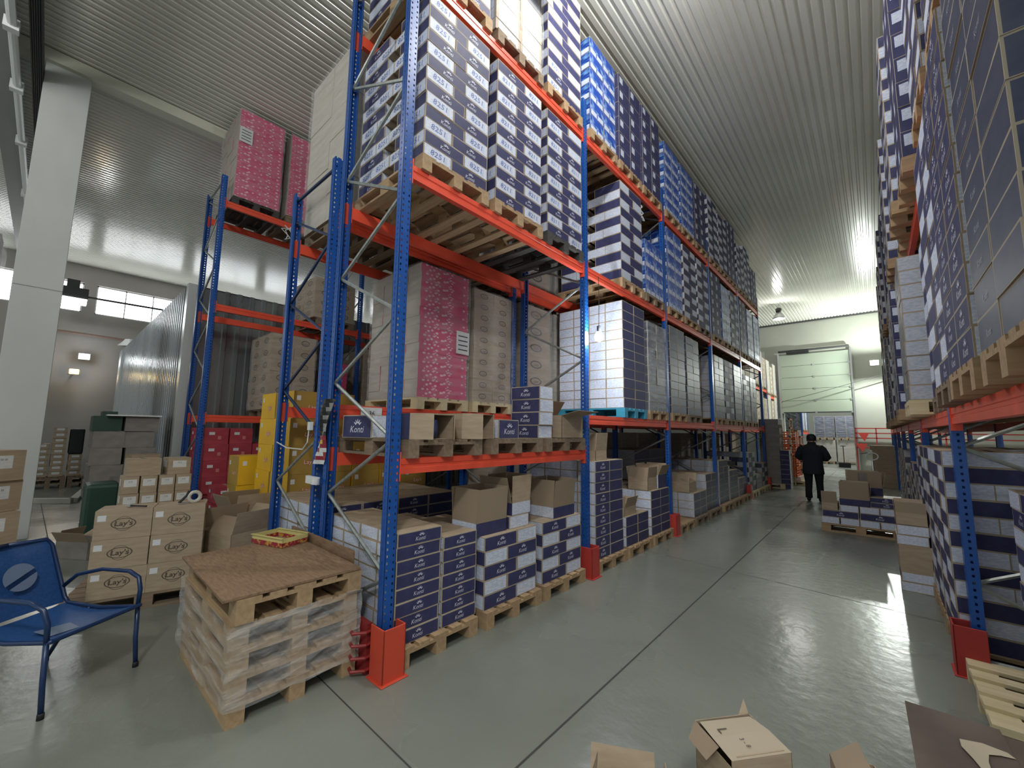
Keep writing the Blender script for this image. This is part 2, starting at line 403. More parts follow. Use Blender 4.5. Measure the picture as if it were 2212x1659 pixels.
# ------------------------------------------------------------------ cartons
def face_pts(L, W, H_, f):    # returns origin(lower-left), u, v, width, height for side faces
    return {'x+': ((L/2, -W/2, 0), (0, 1, 0), W), 'x-': ((-L/2, W/2, 0), (0, -1, 0), W),
            'y+': ((L/2, W/2, 0), (-1, 0, 0), L), 'y-': ((-L/2, -W/2, 0), (1, 0, 0), L)}[f]
def carton_mb(L, W, Hh, ends, sides, body, bx=.008, bz=.008, top=None):
    mb = MB()
    mb.quad((-L/2, -W/2, Hh), (L/2, -W/2, Hh), (L/2, W/2, Hh), (-L/2, W/2, Hh), top or body)
    mb.quad((-L/2, W/2, 0), (L/2, W/2, 0), (L/2, -W/2, 0), (-L/2, -W/2, 0), body)
    mb.box((-L/2+.01, -.024, Hh), (L/2-.01, .024, Hh+.0008), tape)
    for f in ('x+', 'x-', 'y+', 'y-'):
        o, u, wd = face_pts(L, W, Hh, f); o = Vector(o); u = Vector(u); z = Vector((0, 0, 1)); pm = ends if f[0] == 'x' else sides
        P = lambda a, b: o+u*a+z*b
        if pm is body: mb.quad(P(0, 0), P(wd, 0), P(wd, Hh), P(0, Hh), body); continue
        a0, a1, b0, b1 = bx, wd-bx, bz*.4, Hh-bz
        vs = [P(0, 0), P(wd, 0), P(wd, Hh), P(0, Hh), P(a0, b0), P(a1, b0), P(a1, b1), P(a0, b1)]
        mb.add(vs, [(0, 1, 5, 4), (1, 2, 6, 5), (2, 3, 7, 6), (3, 0, 4, 7)], kraft_lt); mb.add(vs, [(4, 5, 6, 7)], pm)
    return mb
def on_face(mb, L, W, Hh, f, cx, cz, w_, h_, m, off=.0012):
    o, u, wd = face_pts(L, W, Hh, f); o = Vector(o); u = Vector(u); z = Vector((0, 0, 1)); n = u.cross(z)
    c = o+u*(cx*wd)+z*(cz*Hh)+n*off
    mb.quad(c-u*w_/2-z*h_/2, c+u*w_/2-z*h_/2, c+u*w_/2+z*h_/2, c-u*w_/2+z*h_/2, m)
def text_face(mb, L, W, Hh, f, s, size, cx, cz, m, shear=0, off=.002, bold=0, sx=1):
    o, u, wd = face_pts(L, W, Hh, f); o = Vector(o); u = Vector(u); z = Vector((0, 0, 1)); n = u.cross(z)
    put_text(mb, s, size, o+u*(cx*wd)+z*(cz*Hh)+n*off, u, z, m, shear, bold, sx)
def crown(mb, L, W, Hh, f, cx, cz, r, m):
    o, u, wd = face_pts(L, W, Hh, f); o = Vector(o); u = Vector(u); z = Vector((0, 0, 1)); n = u.cross(z); c = o+u*(cx*wd)+z*(cz*Hh)+n*.002
    for a in (-1.0, -.5, 0, .5, 1.0):
        d = (u*math.sin(a)+z*math.cos(a)); p = d.cross(n).normalized()*r*.13
        mb.quad(c+d*r*.4-p, c+d*r*.4+p, c+d*r+p*.4, c+d*r-p*.4, m)
CN = dict(navy='navy_carton', navyg='navy_carton', navyall='navy_carton', navysq='navy_carton', art='patterned_carton', plain='kraft_carton', klabel='kraft_carton', oval='kraft_carton', lays='snack_carton', grey='grey_carton', yellow='yellow_carton', red='red_carton', pink='pink_carton', pinkplain='pink_carton', pale='pale_carton', whitebig='labelled_carton')
STY = {}
def style(name, L, W, Hh, num=None):
    """-> (body mesh, [(child name, mesh)...], merged MB)"""
    key = (name, L, W, Hh, num)
    if key in STY: return STY[key]
    ch = []; fs = 'full'
    if name in ('navy', 'navyg'):
        nv = navy if name == 'navy' else navy2; lb = white_l if name == 'navy' else grey_l
        b = carton_mb(L, W, Hh, kraft, nv, kraft)
        lab = MB()
        for f in ('x+', 'x-'):
            on_face(lab, L, W, Hh, f, .5, .5, W-.016, Hh-.014, lb)
            if num: text_face(lab, L, W, Hh, f, num, Hh*.62, .5, .5, ink, .15, .0025, sx=1.15)
        lg = MB()
        for f in ('y+', 'y-'):
            text_face(lg, L, W, Hh, f, 'Konti' if False else 'K\u00f3nti'.replace('\u00f3', 'o'), Hh*.42, .5, .36, logo_w, .22, .0015); crown(lg, L, W, Hh, f, .53, .52, Hh*.3, logo_w)
        ch = [('label', lab), ('logo', lg)]
    elif name == 'navyall':
        b = carton_mb(L, W, Hh, navy2, navy2, kraft); lg = MB()
        for f in ('y+', 'y-', 'x+', 'x-'): text_face(lg, L, W, Hh, f, 'Konti', Hh*.3, .5, .42, grey_l, .22, .0015)
        ch = [('logo', lg)]
    elif name == 'art':
        b = carton_mb(L, W, Hh, arty, artm, kraft, .004, .004); lab = MB()
        for f in ('x+', 'x-', 'y+', 'y-'):
            wd = face_pts(L, W, Hh, f)[2]
            for c in (.26, .74): on_face(lab, L, W, Hh, f, c, .19, wd*.42, Hh*.30, white_l)
        ch = [('label', lab)]
    elif name == 'navysq':
        b = carton_mb(L, W, Hh, navy, navy, kraft, .004, .004); lab = MB(); lg = MB()
        for f in ('x+', 'x-', 'y+', 'y-'):
            on_face(lab, L, W, Hh, f, .25, .66, .11, .11, white_l); text_face(lg, L, W, Hh, f, 'Konti', .085, .66, .34, logo_w, .22, .0015)
            crown(lg, L, W, Hh, f, .68, .5, .05, logo_w)
        ch = [('label', lab), ('logo', lg)]
    elif name == 'plain': b = carton_mb(L, W, Hh, kraft, kraft, kraft)
    elif name == 'grey': b = carton_mb(L, W, Hh, greyb, greyb, greyb)
    elif name == 'klabel':
        b = carton_mb(L, W, Hh, kraft, kraft, kraft); lab = MB()
        for f in ('x+', 'x-', 'y+', 'y-'):
            wd = face_pts(L, W, Hh, f)[2]; on_face(lab, L, W, Hh, f, .5, .62, min(.15, wd*.75), Hh*.42, white_w)
            text_face(lab, L, W, Hh, f, 'III III', Hh*.10, .5, .70, darkg)
        ch = [('label', lab)]
    elif name == 'oval':
        b = carton_mb(L, W, Hh, kraft, kraft, kraft); lg = MB()
        for f in ('x+', 'x-', 'y+', 'y-'):
            wd = face_pts(L, W, Hh, f)[2]; o, u, _ = face_pts(L, W, Hh, f); o = Vector(o); u = Vector(u); z = Vector((0, 0, 1)); c = o+u*wd*.5+z*Hh*.5+u.cross(z)*.0015
            vs = []; n = 18; rx, rz = wd*.2, Hh*.24
            for k in range(n): a = 2*PI*k/n; vs += [c+u*math.cos(a)*rx+z*math.sin(a)*rz, c+u*math.cos(a)*rx*.78+z*math.sin(a)*rz*.7]
            lg.add(vs, [(2*k, 2*((k+1) % n), 2*((k+1) % n)+1, 2*k+1) for k in range(n)], logo_d)
            text_face(lg, L, W, Hh, f, 'Lays', Hh*.26, .5, .5, logo_d, .2)
        ch = [('logo', lg)]
    elif name == 'lays':
        b = carton_mb(L, W, Hh, kraft, kraft, kraft); lg = MB(); lab = MB()
        for f, cx in (('x+', .78), ('x-', .78), ('y+', .5), ('y-', .5)):
            o, u, wd = face_pts(L, W, Hh, f); o = Vector(o); u = Vector(u); z = Vector((0, 0, 1)); nrm = u.cross(z); c = o+u*wd*cx+z*Hh*.52+nrm*.0015
            for RX, RZ, t in ((.092, .05, .1), (.066, .068, .05)):
                vs = []; n = 26
                for k in range(n): a = 2*PI*k/n; vs += [c+u*math.cos(a)*RX+z*math.sin(a)*RZ, c+u*math.cos(a)*RX*(1-t)+z*math.sin(a)*RZ*(1-t)]
                lg.add(vs, [(2*k, 2*((k+1) % n), 2*((k+1) % n)+1, 2*k+1) for k in range(n)], logo_d)
            text_face(lg, L, W, Hh, f, "Lay's", .062, cx, .52, logo_d, .1, bold=.02, sx=1.1)
            on_face(lab, L, W, Hh, f, .12, .74, .06, .055, white_w)
        ch = [('logo', lg), ('label', lab)]
    elif name == 'yellow':
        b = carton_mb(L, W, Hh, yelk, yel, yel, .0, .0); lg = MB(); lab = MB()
        for f in ('y+', 'y-', 'x+', 'x-'):
            text_face(lg, L, W, Hh, f, "Lay's", .075, .62, .42, mat('logo_red', (.55, .02, .03), .5), .1, bold=.05)
            text_face(lg, L, W, Hh, f, "Lay's", .075, .62, .42, mat('logo_cream', (.85, .8, .7), .5), .1, off=.003)
            on_face(lab, L, W, Hh, f, .15, .75, .05, .06, white_w)
        ch = [('logo', lg), ('label', lab)]
    elif name == 'red':
        b = carton_mb(L, W, Hh, redb, redb, redb); lab = MB()
        for f in ('x+', 'x-', 'y+', 'y-'):
            on_face(lab, L, W, Hh, f, .3, .66, .085, .05, white_w); on_face(lab, L, W, Hh, f, .62, .4, .05, .06, mat('red_print_pale', (.6, .2, .18), .6))
        ch = [('label', lab)]
    elif name == 'pink': b = carton_mb(L, W, Hh, pinkb, mat('pink_side', (.46, .40, .35), .6), kraft, .0, .0)
    elif name == 'pinkplain':
        b = carton_mb(L, W, Hh, pink, pink, pink); lg = MB()
        for f in ('x+', 'y-'): on_face(lg, L, W, Hh, f, .5, .6, .16, .05, mat('pink_pale', (.9, .5, .62), .5))
        ch = [('print', lg)]
    elif name == 'pale': b = carton_mb(L, W, Hh, mat('pale_board', (.50, .46, .40), .6), mat('pale_board', (.50, .46, .40), .6), kraft, .004, .006)
    elif name == 'whitebig':
        b = carton_mb(L, W, Hh, kraft, kraft, kraft); lab = MB()
        for f in ('x+', 'x-', 'y+', 'y-'):
            wd = face_pts(L, W, Hh, f)[2]; on_face(lab, L, W, Hh, f, .5, .5, wd*.8, Hh-.012, white_l)
        ch = [('label', lab)]
    one = MB()
    for q in [b]+[c for _, c in ch]:
        o = len(one.v); one.v += q.v; idx = [one.mi(m) for m in q.mats]; one.f += [tuple(i+o for i in f) for f in q.f]; one.m += [idx[i] for i in q.m]
    bare = MB()     # without lettering, for the far away ones
    for nme, q in [('', b)]+ch:
        if nme == 'logo': continue
        keep = [(f, i) for f, i in zip(q.f, q.m) if q.mats[i] is not ink]
        o = len(bare.v); used = sorted({i for f, _ in keep for i in f}); mp = {a: o+k for k, a in enumerate(used)}
        bare.v += [q.v[i] for i in used]; bare.f += [tuple(mp[i] for i in f) for f, _ in keep]; bare.m += [bare.mi(q.mats[i]) for _, i in keep]
    parts = []
    for nme, q in ch:      # one child per face of the box
        byf = {}
        for f, mi in zip(q.f, q.m):
            c = sum((Vector(q.v[i]) for i in f), Vector())/len(f)
            k = ('x+' if c.x > 0 else 'x-') if abs(abs(c.x)-L/2) < .004 else ('y+' if c.y > 0 else 'y-')
            byf.setdefault(k, []).append((f, mi))
        for k, fl in byf.items():
            p = MB(); used = sorted({i for f, _ in fl for i in f}); mp = {a: n for n, a in enumerate(used)}
            p.v = [q.v[i] for i in used]; p.f = [tuple(mp[i] for i in f) for f, _ in fl]; p.m = [p.mi(q.mats[i]) for _, i in fl]
            parts.append((nme, p.mesh(nme), k))
    STY[key] = (b.mesh('carton'), parts, one.mesh('carton'), bare)
    return STY[key]
CARTONS = []       # every carton before it is made
def carton(sty, L, W, Hh, x, y, z, rz, label, group, num=None, cat='carton', face=1.0, desc=None):
    """x, y = centre, z = underside"""
    CARTONS.append(dict(s=(sty, L, W, Hh, num), p=(x, y, z), r=rz, label=label, group=group, face=face, cat=cat))
NUMW = ['bottom', 'second', 'third', 'fourth', 'fifth', 'sixth', 'seventh', 'eighth', 'ninth', 'tenth', 'eleventh', 'twelfth', 'thirteenth', 'fourteenth', 'fifteenth']
def jit(a=.004): return random.uniform(-a, a)
def stack(sty, xf, y0, z0, rows, name, h=.1225, pat='A', sgn=-1, width=.76, side=False, depth=1.12, num=None, W=None, Lg=None, desc='navy carton', group=None, tops=True, flip=0, cat='carton'):
    """xf = x of the aisle face; sgn = direction into the rack; y0 near end. pat A brick / E long sides on aisle / N ends on aisle / Q square bricks"""
    group = group or desc+'s on '+name
    W = W or width*.405; Lg = Lg or width-W
    for r in range(rows):
        z = z0+r*h; row = NUMW[r] if r < 15 else f'{r+1}th'
        top = tops and r == rows-1
        def put(L_, W_, cx, cy, endon, col, dp, fc):
            d = '' if dp == 0 else [', one back', ', two back', ', three back'][dp-1]
            carton(sty, L_-.004, W_-.004, h, cx+jit(), cy+jit(), z, (0 if endon else PI/2)+jit(.006), f'{desc}, {row} row, {col}{d}, in {name}', group, num, cat, fc)
        if pat == 'A':
            odd = (r+flip) % 2
            near_end = not odd
            yn = y0+(W if near_end else Lg)
            # near column
            if near_end:
                put(Lg, W, xf+sgn*Lg/2, y0+W/2, True, 'near column', 0, 1)
                if side: put(Lg, W, xf+sgn*(depth-Lg/2), y0+W/2, True, 'near column', 1, .6)
                for k in range(4 if (top or side) else 1): put(Lg, W, xf+sgn*(W/2+k*(depth-W)/3), yn+Lg/2, False, 'far column', k, 1 if k == 0 else .15)
            else:
                for k in range(4 if (side or top) else 1): put(Lg, W, xf+sgn*(W/2+k*(depth-W)/3), y0+Lg/2, False, 'near column', k, 1 if k == 0 else .6)
                put(Lg, W, xf+sgn*Lg/2, yn+W/2, True, 'far column', 0, 1)
        elif pat == 'E':
            n = 2; l = width/n; dd = W
            for k in range(4 if (side or top) else 1):
                for c in range(n):
                    if c == 1 and k > 0 and not top: continue
                    put(l, dd, xf+sgn*(dd/2+k*dd), y0+l/2+c*l, False, ('near column', 'far column')[c], k, 1 if k == 0 else .6)
        elif pat == 'N':
            n = max(2, round(width/W)); l = width/n
            for c in range(n): put(Lg, l, xf+sgn*Lg/2, y0+l/2+c*l, True, ('near column', 'middle column', 'far column', 'farthest column')[c if n > 2 else c*2], 0, 1)
def spawn_cartons():
    ks = {}
    for c in CARTONS:
        d = (Vector(c['p'])-CAM); z = d.dot(fwd)
        px = 1106+F_PX*d.dot(rt)/max(z, .01); py = 829.5-F_PX*d.dot(up)/max(z, .01)
        inside = z > .1 and -80 < px < 2290 and -80 < py < 1740
        nf = 1 if c['p'][0] < CAM.x else .5
        # foreshortened size of the aisle face
        ang = abs(Vector((1, 0, 0)).dot(d.normalized()))
        c['sz'] = (F_PX*.3/max(z, .3))**2*max(ang, .1)*c['face']*(1 if inside else 0)
        c['in'] = inside
        k = 'navy' if c['s'][0].startswith('navy') else c['s'][0]
        ks.setdefault(k, []).append(c)
    lim = {'navy': 300, 'art': 150}
    print('CARTONS', {k: len(v) for k, v in ks.items()})
    for k, cs in ks.items():
        cs.sort(key=lambda c: -c['sz']); n = lim.get(k, 150)
        for i, c in enumerate(cs[:n]):
            if not c['in']: continue
            body, ch, one, _ = style(*c['s'])
            split = c['sz'] > 900
            o = obj(CN[c['s'][0]], body if split else one, None, c['p'], (0, 0, c['r']))
            if split:
                for nme, me, _f in ch: obj(nme, me, o)
            tag(o, c['label'], c['cat'], c['group'])
        rest = cs[n:]
        if rest:
            mb = MB()
            for c in rest:
                bare = style(*c['s'])[3]; cs_, sn = math.cos(c['r']), math.sin(c['r']); x, y, z = c['p']; o = len(mb.v)
                mb.v += [(a*cs_-b*sn+x, a*sn+b*cs_+y, q+z) for a, b, q in bare.v]
                idx = [mb.mi(m) for m in bare.mats]; mb.f += [tuple(i+o for i in f) for f in bare.f]; mb.m += [idx[i] for i in bare.m]
            o = mb.build('distant_cartons')
            tag(o, {'navy': 'mass of smaller looking navy and white cartons filling the far rack bays', 'art': 'mass of blue patterned cartons filling the farthest rack bays'}[k], 'cartons', kind='stuff')

# ------------------------------------------------------------------ wrapped loads
def film_mb(x0, x1, y0, y1, z0, z1, seed=0, fm=None):
    rnd = random.Random(seed); mb = MB(); n, mz = 9, 12; pts = []
    per = []
    def ln(a, b, k): return [(a[0]+(b[0]-a[0])*i/k, a[1]+(b[1]-a[1])*i/k) for i in range(k)]
    per = ln((x0, y0), (x1, y0), n)+ln((x1, y0), (x1, y1), n)+ln((x1, y1), (x0, y1), n)+ln((x0, y1), (x0, y0), n)
    N = len(per); cx, cy = (x0+x1)/2, (y0+y1)/2; vs = []
    for j in range(mz+1):
        for i, (a, b) in enumerate(per):
            k = .006+rnd.random()*.012; dx = (a-cx)/abs(x1-x0)*2; dy = (b-cy)/abs(y1-y0)*2
            vs.append((a+dx*k, b+dy*k, z0+(z1-z0)*j/mz+rnd.uniform(-.01, .01)))
    fs = [(j*N+i, j*N+(i+1) % N, (j+1)*N+(i+1) % N, (j+1)*N+i) for j in range(mz) for i in range(N)]
    mb.add(vs, fs, fm or film); return mb
WN = [0]
def wrapped(x0, x1, y0, y1, z0, z1, rows, sty, label, ny=2, nx=2, brick=False, note=None, numb=None, group=None, filmz=None):
    """load of cartons bound in film: x1 > x0, y1 > y0 ; visible faces +x and -y"""
    WN[0] += 1
    r = empty('wrapped_pallet_load', ((x0+x1)/2, (y0+y1)/2, z0)); hx, hy = (x1-x0)/2, (y1-y0)/2; h = (z1-z0)/rows
    lx, ly = 2*hx/nx, 2*hy/ny
    body, ch, one, _ = style(sty, round(lx-.004, 3), round(ly-.004, 3), round(h, 4), numb)
    cells = [(i, j) for i in range(nx) for j in range(ny) if i == nx-1 or j == 0]
    n = 0
    for k in range(rows):
        for i, j in cells:
            if n >= 98: break
            n += 1
            obj('carton', one, r, (-hx+lx*(i+.5)+jit(.005), -hy+ly*(j+.5)+jit(.005), k*h), (0, 0, jit(.01)))
    film_mb(-hx-.006, hx+.006, -hy-.006, hy+.006, -.02 if filmz is None else filmz, z1-z0+.005, WN[0]).build('stretch_film', r)
    if note:
        f, a, b = note; nb = MB()
        if f == 'x': nb.box((hx+.028, a-.11, b-.15), (hx+.031, a+.11, b+.15), white_w)
        else: nb.box((a-.11, -hy-.031, b-.15), (a+.11, -hy-.028, b+.15), white_w)
        if f == 'x': 
            for q in range(4): nb.box((hx+.031, a-.08, b-.1+q*.06), (hx+.0315, a+.08, b-.085+q*.06), darkg)
        nb.build('paper_note', r)
    return tag(r, label, 'wrapped pallet load', group)

# ------------------------------------------------------------------ open cartons
def open_carton(x, y, z, L, W, Hh, rz, label, out=None, flaps=((.0, .5), (.0, .5), (.0, .5), (.0, .5)), group=None, band=None, fl=.5, endm=None):
    """flaps: angle from vertical of x+, x-, y+, y- flaps (None leaves it off); fl = flap length / half width"""
    out = out or kraft; r = empty('open_carton', (x, y, z), rz); t = .004; mb = MB()
    em = endm or out
    mb.box((-L/2, -W/2, 0), (L/2, W/2, .004), out)
    mb.box((-L/2, -W/2, 0), (L/2, -W/2+t, Hh), out); mb.box((-L/2, W/2-t, 0), (L/2, W/2, Hh), out)
    mb.box((-L/2, -W/2, 0), (-L/2+t, W/2, Hh), em); mb.box((L/2-t, -W/2, 0), (L/2, W/2, Hh), em)
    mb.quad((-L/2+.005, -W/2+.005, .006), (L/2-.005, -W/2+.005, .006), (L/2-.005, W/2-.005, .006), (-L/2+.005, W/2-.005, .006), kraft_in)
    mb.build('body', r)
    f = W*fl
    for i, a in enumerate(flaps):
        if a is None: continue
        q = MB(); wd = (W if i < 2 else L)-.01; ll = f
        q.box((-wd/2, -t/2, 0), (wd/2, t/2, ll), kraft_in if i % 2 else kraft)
        o = q.build('flap', r); 
        if i == 0: o.location = (L/2-t/2, 0, Hh); o.rotation_euler = Euler((0, 0, PI/2)).to_matrix().to_euler(); ax = ('Y', a)
        R0 = {0: Matrix.Rotation(a, 4, 'Y') @ Matrix.Rotation(PI/2, 4, 'Z'), 1: Matrix.Rotation(-a, 4, 'Y') @ Matrix.Rotation(PI/2, 4, 'Z'), 2: Matrix.Rotation(-a, 4, 'X'), 3: Matrix.Rotation(a, 4, 'X')}[i]
        o.location = {0: (L/2-t/2, 0, Hh), 1: (-L/2+t/2, 0, Hh), 2: (0, W/2-t/2, Hh), 3: (0, -W/2+t/2, Hh)}[i]
        o.rotation_euler = R0.to_euler()
    return tag(r, label, 'open carton', group)

# ------------------------------------------------------------------ racks
def upright_mesh(h):
    mb = MB(); w_, d = .045, .035
    # C profile: front face, two sides, two rear lips (sheet 2.5 mm)
    mb.box((d-.0025, -w_, 0), (d, w_, h), blue)
    mb.box((-d, -w_, 0), (d, -w_+.0025, h), blue); mb.box((-d, w_-.0025, 0), (d, w_, h), blue)
    mb.box((-d, -w_, 0), (-d+.0025, -w_+.018, h), bluep); mb.box((-d, w_-.018, 0), (-d+.0025, w_, h), bluep)
    mb.box((-d-.02, -w_-.02, 0), (d+.02, w_+.02, .006), bluep)
    return mb.mesh('upright')
_um = {}
def beam_mb(L, deep=.12):
    mb = MB(); x = .025   # stepped box beam along y
    pr = [(-x, -deep), (x, -deep), (x, -.03), (x-.018, -.03), (x-.018, 0), (-x, 0)]
    pr = [(-x, -deep), (x, -deep), (x, -deep*.62), (x-.006, -deep*.58), (x-.006, -deep*.42), (x, -deep*.38), (x, 0), (-x, 0)]
    vs = [(a, 0, b) for a, b in pr]+[(a, L, b) for a, b in pr]; n = len(pr)
    mb.add(vs, [(i, (i+1) % n, (i+1) % n+n, i+n) for i in range(n)]+[tuple(reversed(range(n))), tuple(range(n, 2*n))], orange); return mb
def conn_mb(s):
    mb = MB(); mb.box((-.036, -.012*s if s < 0 else 0, -.17), (.034, 0 if s < 0 else .012, .05), orange)
    mb = MB(); a, b = (0, .012) if s > 0 else (-.012, 0)
    mb.box((-.03, a, -.17), (.032, b, .05), orange); mb.box((.030, a-.045*(s > 0), -.17), (.034, b+.045*(s < 0), .05), orange)
    for q in range(4): mb.box((.034, -.03 if s > 0 else .018, -.15+q*.05), (.0345, -.018 if s > 0 else .03, -.13+q*.05), darkg)
    return mb
BM = {}
def rack(name_label, xf, sgn, ys, zup, levels, depth=1.1, dark_brace=False, bay_levels=None):
    """xf: aisle face; sgn: direction into the rack; levels: beam tops"""
    r = empty('pallet_rack', (xf, ys[0], 0)); xa = sgn*.035; xb = sgn*(depth-.035)
    if zup not in _um: _um[zup] = upright_mesh(zup)
    um = _um[zup]; bl = mat('brace_dark_blue', (.01, .03, .09), .4)
    for i, y in enumerate(ys):
        yy = y-ys[0]
        f = empty('upright_frame', (0, yy, 0)); f.parent = r
        obj('upright', um, f, (xa, 0, 0), (0, 0, 0 if sgn < 0 else PI)); obj('upright', um, f, (xb, 0, 0), (0, 0, PI if sgn < 0 else 0))
        z = .15; k = 0
        while z+.51 < zup:
            z2 = z+.51; p, q = ((xb, xa) if k % 2 == 0 else (xa, xb))
            m = bl if (dark_brace and z > 1.4) else galv
            if z > .1:
                b = MB(); b.tube([(p, 0, z), (q, 0, z2)], .016, m, 6); b.build('brace', f)
            z = z2; k += 1
        b = MB(); b.tube([(xa, 0, zup-.08), (xb, 0, zup-.08)], .018, bl if dark_brace else galv, 6); b.build('brace', f)
        b = MB(); b.tube([(xa, 0, .12), (xb, 0, .12)], .018, galv, 6); b.build('brace', f)
    for i in range(len(ys)-1):
        L = ys[i+1]-ys[i]-.09; lv = (bay_levels or {}).get(i, levels)
        kb = round(L, 3)
        if kb not in BM: BM[kb] = beam_mb(L).mesh('beam')
        if 'c' not in BM: BM['c'] = (conn_mb(1).mesh('connector'), conn_mb(-1).mesh('connector'))
        for z in lv:
            for xx, s2 in ((xa, 1), (xb, -1)):
                flip = (sgn < 0) == (s2 > 0)
                b = obj('beam', BM[kb], r, (xx, ys[i]-ys[0]+.045 if flip else ys[i+1]-ys[0]-.045, z), (0, 0, 0 if flip else PI))
                obj('connector', BM['c'][0], b, (0, .0, 0)); obj('connector', BM['c'][1], b, (0, L, 0))
    return tag(r, name_label, 'pallet rack')
Z1, Z2, Z3, Z4 = 1.535, 1.975, 3.97, 5.90
YA = [2.8*i for i in range(6)]
rack('blue and orange pallet rack along the aisle, tallest, full of navy cartons', 0, -1, YA, 6.40, [Z2, Z3, Z4], bay_levels={0: [Z1, Z3, Z4]})
rack('low blue and orange pallet rack standing back to back behind the tall one', -1.27, -1, [2.8*i for i in range(10)], 4.58, [Z2, 3.97], dark_brace=True, bay_levels={0: [2.0, 3.97], 8: [Z2, 3.75]})
rack('blue and orange pallet rack in front of the silver cold store', -6.0, -1, [0, 2.8, 5.6], 6.42, [1.97, 3.97, 5.95])
YR = [-.1]+[.15+2.8*i for i in range(1, 8)]
rack('blue and orange pallet rack opposite, across the aisle behind the foreground cartons', 3.2, 1, YR, 6.40, [Z2, 4.10])

def guard(x, y, label, s=1, m=None):
    mb = MB(); m = m or redp; h = .36
    mb.box((x-s*.09, y-.09, 0), (x+s*.085, y-.08, h), m) if s > 0 else mb.box((x-.085, y-.09, 0), (x+.09, y-.08, h), m)
    mb.box((x+s*.075 if s > 0 else x-.085, y-.09, 0), (x+.085 if s > 0 else x-.075, y+.09, h), m)
    mb.box((x-.085, y+.08, 0), (x+.085, y+.09, h), m)
    mb.box((x-.10, y-.11, 0), (x+.11, y+.11, .008), m)
    return tag(mb.build('column_guard', bevel=.004), label, 'column guard', None)
guard(.02, -.0, 'orange red steel column guard at the near corner of the tall rack', 1, mat('guard_orange', (.60, .07, .035), .5))
guard(.02, 2.8, 'orange red column guard between the first and second floor bays')
guard(.02, 5.6, 'orange red column guard beside the empty floor pallet')
guard(.02, 11.2, 'small orange red column guard far along the tall rack')
guard(.02, 14.0, 'orange red column guard at the far end of the tall rack')
guard(3.18, 2.95, 'red column guard at the foot of the opposite rack beside pale pallet', -1, mat('guard_dull', (.40, .035, .03), .6))

# ------------------------------------------------------------------ tall rack, aisle side
BAY = ['first', 'second', 'third', 'fourth', 'fifth']
SLOT = [.15, 1.04, 1.93]; PN = ['near', 'middle', 'far']
def pal_here(xf, y0, z, where, tone=0, full=False, w_=.8, sgn=-1): return pallet(xf+sgn*.6, y0+w_/2-.02, z, f'wooden pallet under the {where}' if tone != 3 else f'cyan painted pallet under the {where}', 'x', tone, full)
def level(bay, lv, z, specs, lname, full=False):
    for k, sp in enumerate(specs):
        if sp is None: continue
        y0 = 2.8*bay+SLOT[k]; sty, rows, h, pat, kw = sp; kw = dict(kw)
        where = f'{PN[k]} stack, {BAY[bay]} bay, {lname}'
        tone = kw.pop('tone', 0); dx = kw.pop('dx', 0)
        pal_here(.02+dx, y0, z, where, tone, full or (bay == 0))
        ds = {'navy': 'navy carton', 'navyall': 'dark navy carton', 'navyg': 'dull navy carton', 'art': 'blue patterned carton', 'navysq': 'navy carton with small labels', 'whitebig': 'white labelled carton', 'grey': 'grey carton', 'plain': 'kraft carton'}[sty]
        stack(sty, .0+dx, y0, z+.146, rows, where, h, pat, desc=ds, width=kw.pop('width', .77), **kw)
# shelf three (C level)
level(0, 3, Z3, [('navy', 13, .1225, 'A', dict(side=True, num='8251')), ('navy', 13, .1225, 'A', dict(num='8211', flip=1)), ('navy', 13, .1225, 'A', dict(num='8211', flip=1, tone=2))], 'third shelf')
level(1, 3, Z3, [None, ('navy', 11, .145, 'A', dict(side=True)), ('art', 4, .24, 'Q' if False else 'E', dict(side=True, tone=1))], 'third shelf')
level(2, 3, Z3, [('art', 6, .265, 'E', dict(side=True)), ('navy', 12, .13, 'A', {}), ('navy', 12, .13, 'A', dict(tone=1, flip=1))], 'third shelf')
level(3, 3, Z3, [('navysq', 7, .225, 'E', {}), ('art', 6, .25, 'E', {}), ('navy', 12, .13, 'A', {})], 'third shelf')
level(4, 3, Z3, [('navysq', 7, .225, 'E', dict(side=True)), ('art', 6, .25, 'E', {}), ('art', 6, .25, 'E', {})], 'third shelf')
# top shelf (D level)
level(0, 4, Z4, [('navy', 13, .1225, 'A', dict(side=True)), None, ('navy', 14, .125, 'A', dict(side=True, num='8251'))], 'top shelf')
level(1, 4, Z4, [('art', 6, .245, 'E', dict(side=True)), ('navysq', 6, .255, 'E', dict(width=.80, side=True)), ('navysq', 6, .26, 'E', {})], 'top shelf')
level(2, 4, Z4, [('art', 6, .24, 'E', dict(side=True)), ('art', 6, .24, 'E', {}), ('navysq', 6, .245, 'E', {})], 'top shelf')
level(3, 4, Z4, [('navy', 13, .125, 'A', dict(side=True)), ('navy', 12, .125, 'A', {}), ('navysq', 7, .24, 'E', dict(side=True))], 'top shelf')
level(4, 4, Z4, [('navy', 11, .125, 'A', dict(side=True)), ('navy', 13, .125, 'A', dict(flip=1)), ('navysq', 5, .24, 'E', {})], 'top shelf')
